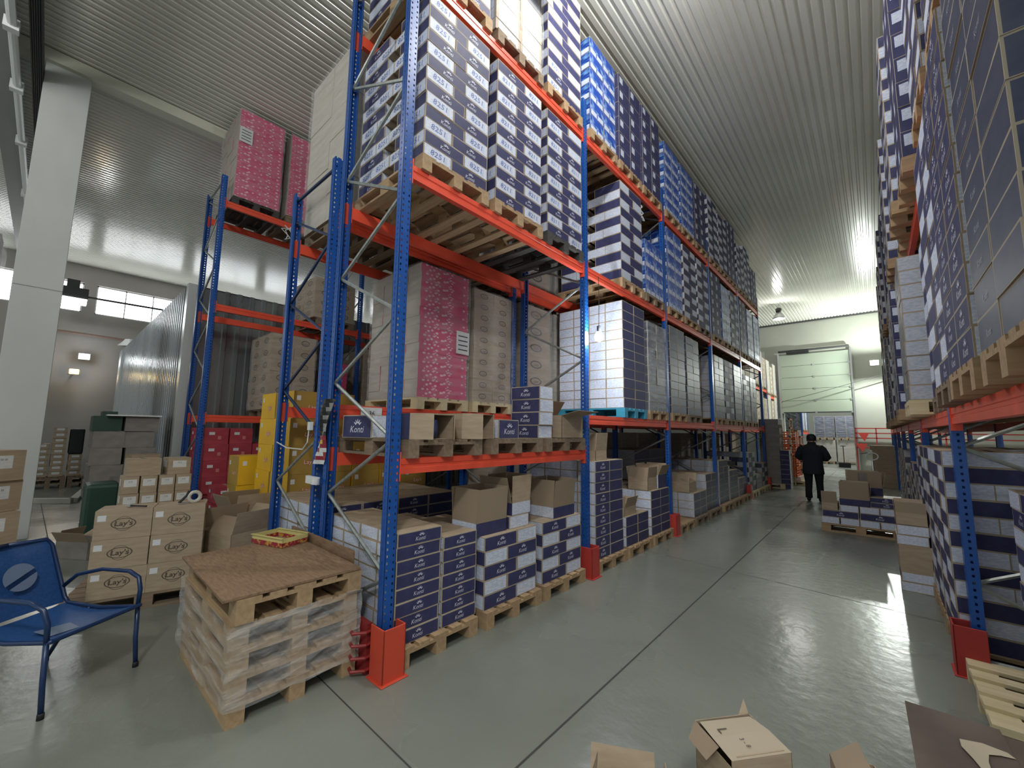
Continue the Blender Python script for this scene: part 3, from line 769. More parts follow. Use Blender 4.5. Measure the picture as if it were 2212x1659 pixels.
# shelf two
level(1, 2, Z2, [None, ('navy', 11, .149, 'E', dict(side=True, num='8190', tone=3, width=.78, W=.29)), None], 'second shelf')
level(2, 2, Z2, [('navyall', 11, .149, 'E', {}), ('navyall', 11, .145, 'E', dict(tone=1)), None], 'second shelf')
level(3, 2, Z2, [('navyg', 10, .15, 'E', dict(side=True)), ('navy', 10, .15, 'A', {}), ('navyall', 10, .15, 'E', {})], 'second shelf')
level(4, 2, Z2, [('navyg', 9, .15, 'A', {}), ('navyg', 9, .15, 'E', {}), None], 'second shelf')
pal_here(.02, 2.8+1.95, Z2, 'film wrapped dark load on the second shelf', 0)
wrapped(-1.1, 0, 2.8+1.95, 2.8+2.68, Z2+.146, Z2+.146+1.5, 10, 'navyall', 'dark navy cartons in glossy wrinkled film beside a blue upright', ny=2, nx=3)
pal_here(.02, 1.04, Z4, 'white labelled wrapped load on the top shelf', 1, True)
wrapped(-1.1, 0, 1.0, 1.80, Z4+.146, Z4+1.6, 11, 'whitebig', 'kraft cartons with big white labels wrapped on the top shelf', ny=2, nx=3)
# brown cardboard sheet sagging over that load
sh = MB(); vs = []; n = 10
for i in range(n+1):
    t = i/n; vs += [(.03+.10*math.sin(t*PI*.5)*t, .98, Z4+1.62-.62*t**2.2), (.03+.10*math.sin(t*PI*.5)*t, 1.86, Z4+1.62-.62*t**2.2)]
vs2 = [(a+.006, b, c) for a, b, c in vs]; m_ = len(vs)
sh.add(vs+vs2, [(2*i, 2*i+1, 2*i+3, 2*i+2) for i in range(n)]+[(m_+2*i, m_+2*i+2, m_+2*i+3, m_+2*i+1) for i in range(n)]+[(2*i, 2*i+2, m_+2*i+2, m_+2*i) for i in range(n)]+[(2*i+1, m_+2*i+1, m_+2*i+3, 2*i+3) for i in range(n)]+[(2*n, 2*n+1, m_+2*n+1, m_+2*n)], kraft)
tag(sh.build('cardboard_sheet'), 'brown cardboard sheet hanging over the white labelled top shelf load', 'cardboard sheet')

# first shelf of the first bay: old empty pallets with open cartons
zs = Z1
for i, y in enumerate((.50, 1.42, 2.30)): pallet(-.57, y, zs, f'dark old pallet, {["nearest","middle","farthest"][i]} of three under the open cartons', 'x', 1, True)
zt = zs+.146
def box1(sty, L, W, h, x, y, z, rz, label, group=None, num=None, name=None, cat='carton', logo=None):
    name = name or CN[sty]
    body, ch, one, _ = style(sty, L, W, h, num); o = obj(name, body, None, (x, y, z), (0, 0, rz))
    for n_, me, _f in ch: obj(n_, me, o)
    return tag(o, label, cat, group)
box1('navy', .40, .24, .20, -.72, .17, zt, .15, 'navy and white carton on the old pallets behind the near upright')
box1('navy', .36, .30, .24, -.66, .95, zt, PI/2+.05, 'navy logo carton peeking out behind the two open cartons')
def side_open(x, y, z, D, Wd, Hh, out, a1, a2, label, item, ilabel):
    r = empty('open_carton', (x, y, z), jit(.04)); m = MB(); t = .004
    m.box((-D, -Wd/2, 0), (0, Wd/2, t), kraft); m.box((-D, -Wd/2, Hh-t), (0, Wd/2, Hh), kraft); m.box((-D, -Wd/2, 0), (-D+t, Wd/2, Hh), kraft)
    m.box((-D, -Wd/2, 0), (0, -Wd/2+t, Hh), out); m.box((-D, Wd/2-t, 0), (0, Wd/2, Hh), kraft); m.build('body', r)
    for s_, a, ln in ((-1, a1, .19), (1, a2, .17)):
        c_, sn = math.cos(a), math.sin(a); p = Vector((0, s_*Wd/2, 0)); d = Vector((sn, s_*c_*(-1), 0)) if a < PI/2 else Vector((sn, -s_*c_, 0))
        q = MB(); e = p+d*ln; nn = Vector((-d.y, d.x, 0))*.003; q.add([p-nn, e-nn, e+nn, p+nn]+[v+Vector((0, 0, Hh)) for v in (p-nn, e-nn, e+nn, p+nn)], [(0, 3, 2, 1), (4, 5, 6, 7), (0, 1, 5, 4), (1, 2, 6, 5), (2, 3, 7, 6), (3, 0, 4, 7)], kraft); q.build('flap', r)
    tag(r, label, 'open carton')
    for k in range(2):
        q = MB(); q.lathe([(.03, 0), (.042, .03), (.045, Hh*.5), (.035, Hh*.75), (.01, Hh*.8)], item, n=12, sx=1.0, sy=1.1)
        tag(q.build('product_pack', None, (x-.07, y-.02+.075*k, z+.005), smooth=True), ilabel[k], 'pack')
side_open(-.03, .37, zt, .34, .46, .21, navy, .75, .9, 'navy and kraft open carton lying on its side by the near upright', navy, ['dark blue packet in the first side opened carton, near one', 'dark blue packet in the first side opened carton, far one'])
side_open(-.03, .90, zt, .34, .42, .23, kraft, .7, .75, 'kraft open carton lying on its side holding small red packets', redb, ['small red packet inside the kraft side opened carton, near one', 'small red packet inside the kraft side opened carton, far one'])
box1('navy', .34, .26, .19, -.16, 1.32, zt, PI/2+.1, 'small navy logo carton between open carton and the four high stack')
for k in range(4): box1('navy', .42, .25, .146, -.24+jit(.01), 1.96+jit(.008), zt+k*.147, jit(.03), f'navy and white carton, {["bottom","second","third","top"][k]} one of the four high stack', 'four high stack of cartons on the old pallets')
open_carton(-.20, 2.46, zt, .40, .46, .27, 0, 'kraft open carton with one flap sticking over the beam', kraft, (1.35, -.6, None, None))
tag(MB().box((-.12, -.02, 0), (.12, .02, .05), pink).build('snack_bag', None, (-.2, 2.38, zt+.04)), 'pink bag lying inside the last open carton', 'bag')

# floor of the tall rack
def fl_pal(xc, y, label, tone=0, full=True, **k): return pallet(xc, y, 0, label, 'x', tone, full, **k)
fl_pal(-.55, .47, 'wooden floor pallet under the nearest eight high navy stack')
for r in range(8):
    for k in range(4):
        if k and r < 5: 
            if True:
                carton('navy', .42, .27, .102, -.145-k*.275+jit(), .27+jit(.006), .146+r*.103, PI/2+jit(.01), f'navy carton, {NUMW[r]} row, near column, {["","one","two","three"][k]} back, nearest floor stack', 'navy cartons of the nearest floor stack', None, face=.5)
            continue
        carton('navy', .42, .27, .102, -.145-k*.275+jit(), .27+jit(.006), .146+r*.103, PI/2+jit(.01), f'navy carton, {NUMW[r]} row, near column, {["front","one back","two back","three back"][k]}, nearest floor stack', 'navy cartons of the nearest floor stack', None, face=1 if k == 0 else .5)
    if r < 7:
        for k in range(4 if r == 6 else 1): carton('navy', .38, .27, .102, -.145-k*.275+jit(), .70+jit(.008), .146+r*.103, PI/2+jit(.01), f'navy carton, {NUMW[r]} row, far column, {["front","one back","two back","three back"][k]}, nearest floor stack', 'navy cartons of the nearest floor stack', None)
fl_pal(-.53, 1.36, 'wooden floor pallet under the five high brick stack', 0)
stack('navy', .02, .97, .146, 5, 'second floor stack, first bay', .127, 'A', desc='navy carton', flip=1, side=True)
fl_pal(-.53, 2.22, 'wooden floor pallet beside the second guard', 0)
stack('navy', .02, 1.84, .146, 5, 'third floor stack, first bay', .127, 'A', desc='navy carton', flip=1, side=True)
zz = .146+5*.127
open_carton(-.22, 1.13, zz, .42, .34, .12, PI/2, 'open navy carton with tall kraft flaps on the second floor stack', navy, (.05, -.1, .08, .05), fl=.9, endm=white_l)
box1('navy', .42, .30, .125, -.25, 1.52, zz, .0, 'navy and white carton on the second floor stack beside open carton')
open_carton(-.25, 1.56, zz+.127, .40, .30, .12, .02, 'open white ended carton on top of the second floor stack', navy, (.0, -.2, .1, .3), fl=.9, endm=white_l)
open_carton(-.22, 2.30, zz, .42, .40, .12, PI/2, 'open navy carton with kraft flaps on the third floor stack', navy, (.0, -.1, .05, .1), fl=.75, endm=white_l)
# cartons behind, on the floor of the low rack: a field of kraft tops
for i in range(5):
    for j in range(4):
        for r in (5, 6):
            carton('navy', .42, .27, .115, -1.50-.275*i+jit(), .30+.43*j+jit(), .146+r*.12, PI/2+jit(.02), f'navy carton with kraft top, {"upper" if r == 6 else "lower"} layer, {NUMW[i+1]} across, {NUMW[j+1]} along, behind nearest floor stack', 'navy cartons on the floor of the low rack', face=.5)
bulk = MB(); 
for i in range(5):
    for j in range(4):
        for r in range(5): 
            b_ = style('navy', .42, .27, .115)[3]; x_, y_ = -1.50-.275*i, .30+.43*j
            o_ = len(bulk.v); bulk.v += [(-q+x_, p+y_, s+.146+r*.12) for p, q, s in b_.v]; ix = [bulk.mi(m) for m in b_.mats]; bulk.f += [tuple(a+o_ for a in f) for f in b_.f]; bulk.m += [ix[a] for a in b_.m]
# these lower ones show only their near ends
bo = bulk.build('hidden_lower_cartons'); tag(bo, 'tightly packed navy cartons below the kraft tops of the low rack', 'cartons', kind='stuff')
for i, (x, y) in enumerate(((-1.85, .7), (-1.85, 1.55))): pallet(x, y, 0, f'wooden pallet under the packed cartons of the low rack, {["near","far"][i]} one', 'x', 1)

# second bay floor
fl_pal(-.53, 3.33, 'wooden floor pallet under the nine high stack past the second guard')
stack('navy', .02, 2.95, .146, 9, 'nine high floor stack, second bay', .137, 'E', desc='navy carton', side=True, W=.27, width=.76)
open_carton(-.2, 3.2, .146+9*.137, .34, .30, .13, 0, 'open kraft carton on top of the nine high floor stack', kraft, (.1, -.3, .2, -.1), fl=.8)
fl_pal(-.53, 4.2, 'wooden floor pallet under the low middle stack, second bay')
stack('navy', .02, 3.80, .146, 3, 'low middle floor stack, second bay', .137, 'E', desc='navy carton', side=True, W=.27)
open_carton(-.17, 4.02, .146+3*.137, .36, .30, .12, PI/2, 'open carton with hanging flap on low middle floor stack', kraft, (.9, -.3, 1.5, .3))
fl_pal(-.53, 5.08, 'wooden floor pallet under the stepped stack, second bay')
stack('navy', .02, 4.68, .146, 5, 'stepped far floor stack, second bay', .137, 'E', desc='navy carton', side=True, W=.27)
open_carton(-.2, 4.86, .146+5*.137, .36, .34, .2, PI/2, 'tall kraft open carton on the stepped floor stack', kraft, (.1, -.3, .2, .1))
open_carton(-.2, 5.26, .146+5*.137, .36, .36, .22, PI/2, 'open carton holding a purple bag on the stepped floor stack', navy, (.1, -.3, .2, .4), endm=white_l)
tag(MB().lathe([(.02, 0), (.08, .02), (.09, .06), (.03, .1)], mat('purple_bag', (.05, .02, .30), .4), n=10).build('snack_bag', None, (-.2, 5.26, .146+5*.137+.16), smooth=True), 'purple bag on top of the open carton', 'bag')
# third bay floor
fl_pal(-.50, 6.12, 'nearly empty wooden floor pallet past the third guard'); fl_pal(-.50, 7.0, 'wooden floor pallet under the olive cartons, third bay', 1); fl_pal(-.50, 7.88, 'wooden floor pallet under grey stacks, third bay', 1)
stack('navyg', -.75, 5.8, .146, 4, 'low back stack, third bay', .16, 'N', desc='grey ended carton', W=.25)
stack('navyg', -.95, 6.2, .8, 3, 'high back stack, third bay', .2, 'E', desc='grey ended carton', width=1.5)
stack('navyg', .05, 6.62, .146, 3, 'middle floor stack, third bay', .15, 'E', desc='dull navy carton', side=True)
open_carton(-.2, 6.82, .146+.45, .40, .34, .20, PI/2, 'olive brown open carton on the middle floor stack', kraft, (.3, -.3, 1.2, -1.2))
stack('navyg', .02, 7.5, .146, 5, 'far floor stack, third bay', .15, 'E', desc='dull navy carton', side=True)
# fourth and fifth bays
for i, (y, rr, h) in enumerate(((8.55, 7, .14), (9.45, 5, .14), (10.35, 3, .15))):
    fl_pal(-.5, y+.38, f'wooden floor pallet under the {PN[i]} grey stack, fourth bay', 0, False); stack('navyg', .0, y, .146, rr, f'{PN[i]} floor stack, fourth bay', h, 'E', desc='dull navy carton', side=(i == 0))
for i, (y, rr, h) in enumerate(((11.4, 8, .135), (12.25, 3, .14), (13.1, 5, .14))):
    fl_pal(-.5, y+.38, f'wooden floor pallet under the {PN[i]} pale stack, fifth bay', 4, False); stack('navyg', .03, y, .146, rr, f'{PN[i]} floor stack, fifth bay', h, 'N' if i == 1 else 'A', desc='pale carton', W=.38 if i == 1 else None, Lg=.4 if i == 1 else None)
# beyond the end of the rack, along the aisle
fl_pal(-.15, 14.65, 'wooden pallet under the tall brown stack past the rack end', 4, False)
for r in range(7):
    for c in range(2): carton('grey', .56, .38, .30, -.05-.6*(1-1)+.12-.0, 14.45+.4*c, .146+r*.302, 0, f'brown carton, {NUMW[r]} row, {"near" if c == 0 else "far"} column, tall stack past the rack', 'brown cartons past the rack end')
stack('navy', .60, 14.32, .0, 8, 'slim stack in front of the tall brown one', .155, 'N', desc='pale blue carton', W=.36, width=.36, Lg=.35)
for i, (y, hh) in enumerate(((15.4, 2.3), (17.0, 1.7))):
    t = MB(); p0 = .55+.1*i
    for a in (-.3, .3): t.box((p0-.02, y+a-.03, 0), (p0+.02, y+a+.03, hh), woods[4])
    for q in range(5): t.box((p0-.02, y-.33, hh-.05-q*.3), (p0+.02, y+.33, hh-q*.3), mat('crate_orange', (.85, .16, .03), .5))
    tag(t.build('ladder_shelf'), ['tall pale wooden board frame beside the orange crates', 'second wooden frame nearer the open door'][i], 'wooden frame')
for r in range(6):
    for c in range(2):
        t = MB(); om = mat('crate_orange', (.85, .16, .03), .5); t.box((-.2, -.28, 0), (.2, .28, .02), om)
        for z in (.03, .12, .21):
            t.box((-.2, -.28, z), (.2, -.26, z+.04), om); t.box((-.2, .26, z), (.2, .28, z+.04), om); t.box((-.2, -.28, z), (-.18, .28, z+.04), om); t.box((.18, -.28, z), (.2, .28, z+.04), om)
        for a in (-.2, .18):
            for b in (-.28, .26): t.box((a, b, 0), (a+.02, b+.02, .25), om)
        tag(t.build('plastic_crate', None, (.42, 15.9+.6*c, .30+r*.26)), f'orange slatted plastic crate, {NUMW[r]} in the {"near" if c == 0 else "far"} pile near the door', 'crate', 'orange crates near the door')
fl_pal(.30, 16.2, 'pale pallet under the orange crates', 4, False); 
t = MB(); t.box((.0, 15.75, .146), (.7, 16.85, .29), mat('pale_pink_film', (.75, .55, .5), .4)); tag(t.build('wrapped_bale'), 'pink and white film wrapped bale under the orange crates', 'bale')
t = MB(); t.lathe([(.05, 0), (.34, .05), (.4, .3), (.3, .55), (.08, .62)], mat('pale_pink_film', (.75, .55, .5), .4), n=14); tag(t.build('plastic_sack', None, (.45, 17.9, 0), smooth=True), 'bulging pinkish plastic sack on the floor near the door', 'sack')

# ------------------------------------------------------------------ low rack loads
def palB(y, z, label, tone=0): return pallet(-1.85, y, z, label, 'x', tone)
palB(1.48, 2.0, 'wooden pallet under the pink bubble patterned load', 4); wrapped(-2.38, -1.27, 1.08, 1.86, 2.146, 3.80, 15, 'pink', 'film wrapped cartons with pink bubble pattern and a paper note', ny=1, nx=4, note=('x', .28, .75))
palB(2.36, 2.0, 'pale pallet under the beige printed load', 4); wrapped(-2.38, -1.27, 1.97, 2.74, 2.146, 3.72, 10, 'oval', 'film wrapped beige cartons with small printed marks beside the pink load', ny=2, nx=3)
palB(.55, 3.97, 'old pallet under the tall greyish wrapped load', 1); wrapped(-2.42, -1.25, .12, .90, 4.12, 6.1, 6, 'pale', 'tall greyish film wrapped load up on the low rack', ny=1, nx=2)
palB(1.45, 3.97, 'old pallet, second of the row over the pink load', 1); palB(2.35, 3.97, 'old pallet, third of the row over the beige load', 1)
wrapped(-2.42, -1.25, 1.05, 1.83, 4.12, 5.6, 5, 'pale', 'pale wrapped load behind the nearest numbered stack', ny=1, nx=2); wrapped(-2.42, -1.25, 1.97, 2.72, 4.12, 5.6, 5, 'pale', 'pale wrapped load second behind the numbered stacks', ny=1, nx=2)
NB = ['first', 'second', 'third', 'fourth', 'fifth', 'sixth', 'seventh', 'eighth', 'ninth']
for b in range(1, 9):
    for k in range(3):
        y = 2.8*b+.55+.88*k
        for z, hh, zn in ((2.0, 1.62, 'middle'), (3.97, 1.7, 'upper')):
            if b == 8 and zn == 'upper': z = 3.75
            if b > 4 or (k + b) % 4 != 3:
                sty = ['pale', 'klabel', 'pale', 'oval'][(b*3+k) % 4]
                nm = f'{["first","second","third"][k]} load of low rack {NB[b]} bay, {zn} shelf'
                palB(y, z, 'wooden pallet under the '+nm, 1 if (b+k) % 2 else 0)
                if z < 3 and b < 5 or b >= 7:
                    wrapped(-2.38, -1.27, y-.38, y+.38, z+.146, z+.146+hh-(.25 if (b+k) % 3 == 0 else 0), 6, sty, 'beige wrapped '+nm, ny=1, nx=2)
                else: wrapped(-2.38, -1.27, y-.38, y+.38, z+.146, z+.146+hh*.8, 4, sty, 'plain wrapped '+nm, ny=1, nx=1)
        if b > 0 and b < 6:
            nm = f'{["first","second","third"][k]} floor load of low rack {NB[b]} bay'
            palB(y, 0, 'wooden pallet under the '+nm, 1)
            wrapped(-2.38, -1.45, y-.38, y+.38, .146, 1.0+.5*((b+k) % 2)+.25, 5, 'plain' if (b+k) % 2 else 'grey', 'stacked kraft '+nm, ny=2, nx=2)

# yellow cartons in the aisle behind the low rack, and a lower column in front
for r in range(6):
    for j in range(5):
        for i in (0, 1):
            if r == 5 and j > 1: continue
            if i == 1 and not (j == 0 or r >= 4): continue
            box1('yellow', .55, .40, .345, -2.95-.57*i+jit(.01), .43+.42*j+jit(.01), .146+r*.347, jit(.03), f'yellow snack carton, {NUMW[r]} row, {["nearest","second","third","fourth","farthest"][j]} column, {"front" if i == 0 else "back"} of the yellow pile', 'yellow cartons behind the low rack')
for r in range(3): box1('yellow', .5, .42, .40, -4.17+jit(.01), .30, .146+r*.403, PI/2+jit(.03), f'brownish yellow carton, {NUMW[r]} of the low column beside the yellow pile', 'low column of brownish yellow cartons')
for i, (x, y) in enumerate(((-3.2, .65), (-3.2, 1.5), (-3.2, 2.35), (-4.2, .3))): pallet(x, y, 0, f'wooden pallet, {["nearest","second","third","outer"][i]} one under the yellow cartons', 'x', 1, L=1.2 if i < 3 else .7)

# ------------------------------------------------------------------ rack in front of the cold store
def palC(y, z, label, tone=0): return pallet(-6.6, y, z, label, 'x', tone)
palC(.55, 5.95, 'dark pallet under the nearer high pink load', 2); wrapped(-7.15, -6.0, .15, .93, 6.10, 7.88, 13, 'pink', 'high pink patterned wrapped load with a white note, cold store rack', ny=1, nx=3, note=('x', -.28, 1.25))
palC(1.48, 5.95, 'pallet under the farther high pink load', 1); wrapped(-7.15, -6.0, 1.08, 1.86, 6.10, 7.88, 13, 'pink', 'second high pink wrapped load touching the grey one', ny=1, nx=3)
palC(1.45, 1.97, 'pallet under the shiny wrapped snack cartons', 1); wrapped(-7.15, -6.0, 1.0, 1.85, 2.12, 3.62, 6, 'oval', 'loosely wrapped kraft cartons with oval marks on cold store rack', ny=2, nx=2)
for r in range(4): box1('pinkplain', .36, .36, .26, -6.1, 2.33, 2.12+r*.262, .1, f'bright pink carton, {NUMW[r]} of four on the cold store rack', 'pink cartons on the cold store rack')
palC(2.3, 1.97, 'pallet under the bright pink cartons', 0)
palC(2.25, 3.97, 'pallet under the bulging wrapped cartons with oval marks', 1); wrapped(-7.1, -6.0, 1.75, 2.65, 4.12, 5.0, 4, 'oval', 'bulging grey film wrapped cartons on the cold store rack third shelf', ny=2, nx=2)
for j in range(3):
    for r in range(6):
        for i in range(2):
            if j == 2 and r > 4: continue
            box1('red', .50, .36, .285, -6.3-.52*i+jit(.02), .26+.38*j+jit(.01), .02+r*.287, jit(.02), f'red carton with white label, {NUMW[r]} row, {["near","middle","far"][j]} column, {"front" if i == 0 else "back"}', 'red cartons on the floor of the cold store rack')
for r in range(3): box1('red', .46, .42, .26, -5.55+jit(.03), .36+jit(.02), r*.262, jit(.08), f'loose red carton, {NUMW[r]} of three standing before the red stacks', 'three red cartons before the red stacks')
for j in range(3):
    palC(3.3+.88*j, 1.97, f'pallet {["near","middle","far"][j]} of the second bay, cold store rack', 1); wrapped(-7.1, -6.0, 2.95+.88*j, 3.7+.88*j, 2.12, 3.6, 5, 'klabel', f'wrapped kraft load, {["first","second","third"][j]} in the second bay, cold store rack', ny=1, nx=2)

# ------------------------------------------------------------------ opposite rack (x > 3)
def rstack(sty, bay, k, z, rows, h, pat, lname, pal=True, tone=0, dx=-.08, y0=None, **kw):
    y0 = YR[bay]+SLOT[k] if y0 is None else y0; bn = ['nearest', 'second', 'third', 'fourth', 'fifth', 'sixth', 'seventh'][bay]
    nm = f'{PN[k]} stack, {bn} bay, opposite {lname}'
    if pal: pallet(3.2+dx+.6-.01, y0+.38, z, f'wooden pallet under the {nm}', 'x', tone, bay == 0)
    ds = {'navy': 'navy carton', 'navyg': 'grey carton', 'navyall': 'dark carton', 'art': 'blue patterned carton', 'navysq': 'small labelled carton', 'klabel': 'labelled kraft carton'}[sty]
    stack(sty, 3.2+dx, y0, z+.146, rows, nm, h, pat, sgn=1, desc=ds, width=kw.pop('width', .78), **kw)
rstack('navyall', 0, 0, Z2, 12, .15, 'E', 'middle shelf', dx=-.07, y0=.10, width=.84)
rstack('navy', 0, 1, Z2, 12, .15, 'E', 'middle shelf', dx=-.08, y0=1.00, width=.84)
rstack('navy', 0, 2, Z2, 12, .15, 'A', 'middle shelf', dx=-.07, y0=1.92, width=.84, flip=1, tone=1)
rstack('navy', 1, 0, Z2, 10, .15, 'A', 'middle shelf', dx=.0, tone=1)
rstack('navyg', 1, 1, Z2, 10, .15, 'E', 'middle shelf', side=True, tone=4, dx=-.16)
rstack('navy', 1, 2, Z2, 9, .15, 'A', 'middle shelf', dx=-.1)
for b in range(2, 6):
    for k in range(3):
        s = ['navyg', 'navy', 'navyall', 'navyg', 'navysq', 'navy'][(b*2+k) % 6]
        rstack(s, b, k, Z2, 7 if s == 'navysq' else 10+(b+k) % 3, .24 if s == 'navysq' else .15, 'E' if s in ('navysq', 'navyall') else 'A', 'middle shelf', dx=-.1-.04*((b+k) % 3), side=(k == 0))
rstack('navy', 0, 0, 4.10, 12, .125, 'A', 'upper shelf', dx=-.03, y0=.15); rstack('navy', 0, 1, 4.10, 14, .125, 'A', 'upper shelf', dx=-.03, side=True, y0=1.04)
rstack('navy', 0, 2, 4.10, 15, .125, 'A', 'upper shelf', dx=-.05, flip=1, side=True, y0=1.93)
for b in range(1, 6):
    for k in range(3):
        s = ['navy', 'navyg', 'navy', 'navysq', 'navy', 'navyall', 'navy'][(b*3+k) % 7]
        rstack(s, b, k, 4.10, (8 if s == 'navysq' else 14+(b*k) % 4)+(b > 2)*1, .245 if s == 'navysq' else .13, 'E' if s in ('navysq', 'navyall') else 'A', 'upper shelf', dx=-.05-.05*((b+k) % 3), side=(k != 1))
# floor level of the opposite rack
for k in range(3):
    rstack('navy', 1, k, 0, 12, .125, 'A', 'floor level', dx=-.06, side=(k == 0), flip=k % 2, y0=3.06+.86*k)
for b in (2, 3, 4):
    for k in range(3):
        if b == 3 and k == 1: continue
        rstack('navyg' if (b+k) % 2 else 'navy', b, k, 0, 8+(b+k) % 3, .13, 'A', 'floor level', dx=-.02, side=(k == 0))
pallet(3.72, 2.40, 0, 'pale new wooden pallet by the red guard of the opposite rack', 'x', 4, True, L=1.15, W=.95)
stack('navy', 3.44, 2.05, .146, 10, 'tall stack on the pale pallet', .125, 'A', sgn=1, desc='white ended carton', side=True, width=.74)
# labelled cartons standing in the aisle against the opposite rack
zc = 0
for i, (sty, h, lb) in enumerate((('navy', .105, 'white labelled carton at the foot of the slim aisle pile'), ('navy', .105, 'white labelled carton second from the floor in slim aisle pile'), ('plain', .30, 'plain kraft carton in the middle of the slim aisle pile'), ('navy', .11, 'white labelled carton just above the plain kraft one'), ('navy', .11, 'white labelled carton under the top of the slim aisle pile'))):
    box1(sty, .40, .27, h, 3.0+jit(.008), 5.10, zc, PI/2+jit(.02), lb, 'slim pile in the aisle'); zc += h+.001
open_carton(3.0, 5.10, zc, .27, .40, .14, 0, 'open kraft topped carton crowning the slim aisle pile', kraft, (None, .1, .3, .0), fl=.3)
# heaped pallet in the aisle
pallet(2.45, 8.32, 0, 'wooden pallet standing out in the aisle under heaped cartons', 'x', 0, True, L=1.12)
for i in range(4): 
    for j in range(2): box1('navy', .40, .265, .12, 2.03+.275*i+jit(.005), 8.13+.41*j, .146, PI/2+jit(.01), f'white ended carton, bottom layer of the aisle pallet, {["first","second","third","fourth"][i]} across, {"front" if j == 0 else "back"}', 'cartons on the aisle pallet')
for i in range(2):
    for j in range(3): box1('navy', .52, .265, .115, 2.18+.53*i+jit(.006), 8.07+.27*j, .267, jit(.01), f'navy carton, second layer of the aisle pallet, {["first","second"][i]} across, {["front","middle","back"][j]}', 'cartons on the aisle pallet')
for i in range(3): box1('navy', .40, .26, .115, 2.31+.27*i+jit(.006), 8.13, .383, PI/2+jit(.02), f'white ended carton, third layer of the aisle pallet, {["first","second","third"][i]} across', 'cartons on the aisle pallet')
open_carton(2.03, 8.15, .383, .24, .42, .13, 0, 'low open kraft carton at the corner of the aisle pallet', kraft, (None, None, None, .1))
open_carton(2.39, 8.12, .50, .42, .34, .11, 0, 'open navy carton with raised kraft flaps on the aisle pallet', navy, (.1, -.1, .1, .02), fl=.9)
open_carton(2.52, 8.55, .50, .50, .36, .30, .1, 'large dark open carton at the back of the aisle pallet', navy, (.2, -.2, .1, .02), fl=.8)
for r in range(2): box1('navy', .42, .26, .085, 2.82+jit(.02), 8.10, .50+.09*r, jit(.05), f'flat white topped carton, {["lower","upper"][r]} of two on the aisle pallet edge', 'flat cartons on the aisle pallet edge')
box1('grey', .30, .30, .25, 2.55, 8.52, .81, .4, 'dark squashed carton topping the aisle pallet heap')
# pallet jack behind it
t = empty('pallet_jack', (2.66, 9.9, 0), .2)
m = MB(); m.tube([(0, 0, .25), (.02, .05, .8), (.03, .12, 1.22)], .017, metal_p, 8); m.build('tiller', t)
m = MB(); 
m.tube([(.03+.10*math.cos(a), .13, 1.31+.075*math.sin(a)) for a in [2*PI*i/16 for i in range(17)]], .012, white_p, 6, False); m.tube([(-.16, .1, 1.36), (-.07, .13, 1.38), (.0, .13, 1.36)], .011, metal_p, 6); m.build('grip', t)
m = MB(); m.box((-.10, -.09, .10), (.10, .09, .38), redp); m.tube([(-.07, 0, .1), (.07, 0, .1)], .1, black, 12); m.build('pump_body', t)
for s in (-1, 1): m = MB(); m.box((s*.19-.08, -1.1, .07), (s*.19+.08, -.05, .12), redp); m.build('fork', t)
tag(t, 'pallet jack with pale loop handle behind the heaped aisle pallet', 'pallet jack')
for r in range(9):
    for c in range(1): box1('plain', .62, .42, .155, 2.92+jit(.03), 17.5+jit(.02), .0+r*.157, jit(.05), f'flat kraft bale, {NUMW[r]} layer of the pile before the far wall', 'kraft bales before the far wall')
# red railing on the far wall
m = MB()
for z in (1.15, 1.62, 1.86, 2.10): m.box((1.98, 25.15, z-.025), (7.5, 25.20, z+.025), mat('rail_red', (.35, .03, .03), .5))
for x in (1.98, 2.75, 3.5, 4.3, 5.1): m.box((x, 25.15, 1.1), (x+.05, 25.2, 2.12), mat('rail_red', (.35, .03, .03), .5))
for x in (1.98, 4.3, 7.4): m.box((x, 25.18, 0), (x+.05, 25.23, 1.2), mat('rail_red', (.35, .03, .03), .5))
tag(m.build('metal_railing'), 'dark red metal railing along the far wall right of the door', 'railing')
for i, (x, z) in enumerate(((2.30, 1.88), (2.20, 1.35))):
    m = MB(); m.add([(x-.22, 25.08, z), (x+.22, 25.08, z), (x+.02, 25.08, z-.42), (x-.22, 25.10, z), (x+.22, 25.10, z), (x+.02, 25.10, z-.42)], [(0, 1, 2), (5, 4, 3), (0, 3, 4, 1), (1, 4, 5, 2), (2, 5, 3, 0)], redp)
    tag(m.build('warning_flag'), ['upper red triangular flag hanging on the far railing', 'lower red triangular flag hanging below the far railing'][i], 'flag')

# ------------------------------------------------------------------ room beyond the door
for i in range(3):
    for j in range(2):
        x0 = -.1+1.05*i; wrapped(x0, x0+.98, 30.2, 31.2, .146+1.45*j, 1.45+1.45*j, 5, 'navyall' if j == 1 and i < 2 else 'pale', f'silvery wrapped load beyond the door, {["first","second","third"][i]} across, {"lower" if j == 0 else "upper"} tier', ny=1, nx=2)
        pallet(x0+.49, 30.7, 1.45*j+.001*j, f'pallet beyond the door, {["first","second","third"][i]} across, {"lower" if j == 0 else "upper"} tier', 'y', 0)
rk = rack('short blue and orange rack seen through the open door', -.4, -1, [27.2, 29.8], 4.4, [1.9, 3.6])
for k in range(2): pallet(-.98, 27.85+1.1*k, 1.9, f'pallet on the rack beyond the door, {"near" if k == 0 else "far"} one', 'x', 0); wrapped(-1.5, -.4, 27.45+1.15*k, 28.3+1.15*k, 2.046, 3.3, 5, 'navyg', f'grey wrapped load on the rack beyond the door, {"near" if k == 0 else "far"} one', ny=2, nx=2)
t = empty('pallet_jack', (1.35, 27.6, -.05), .1)
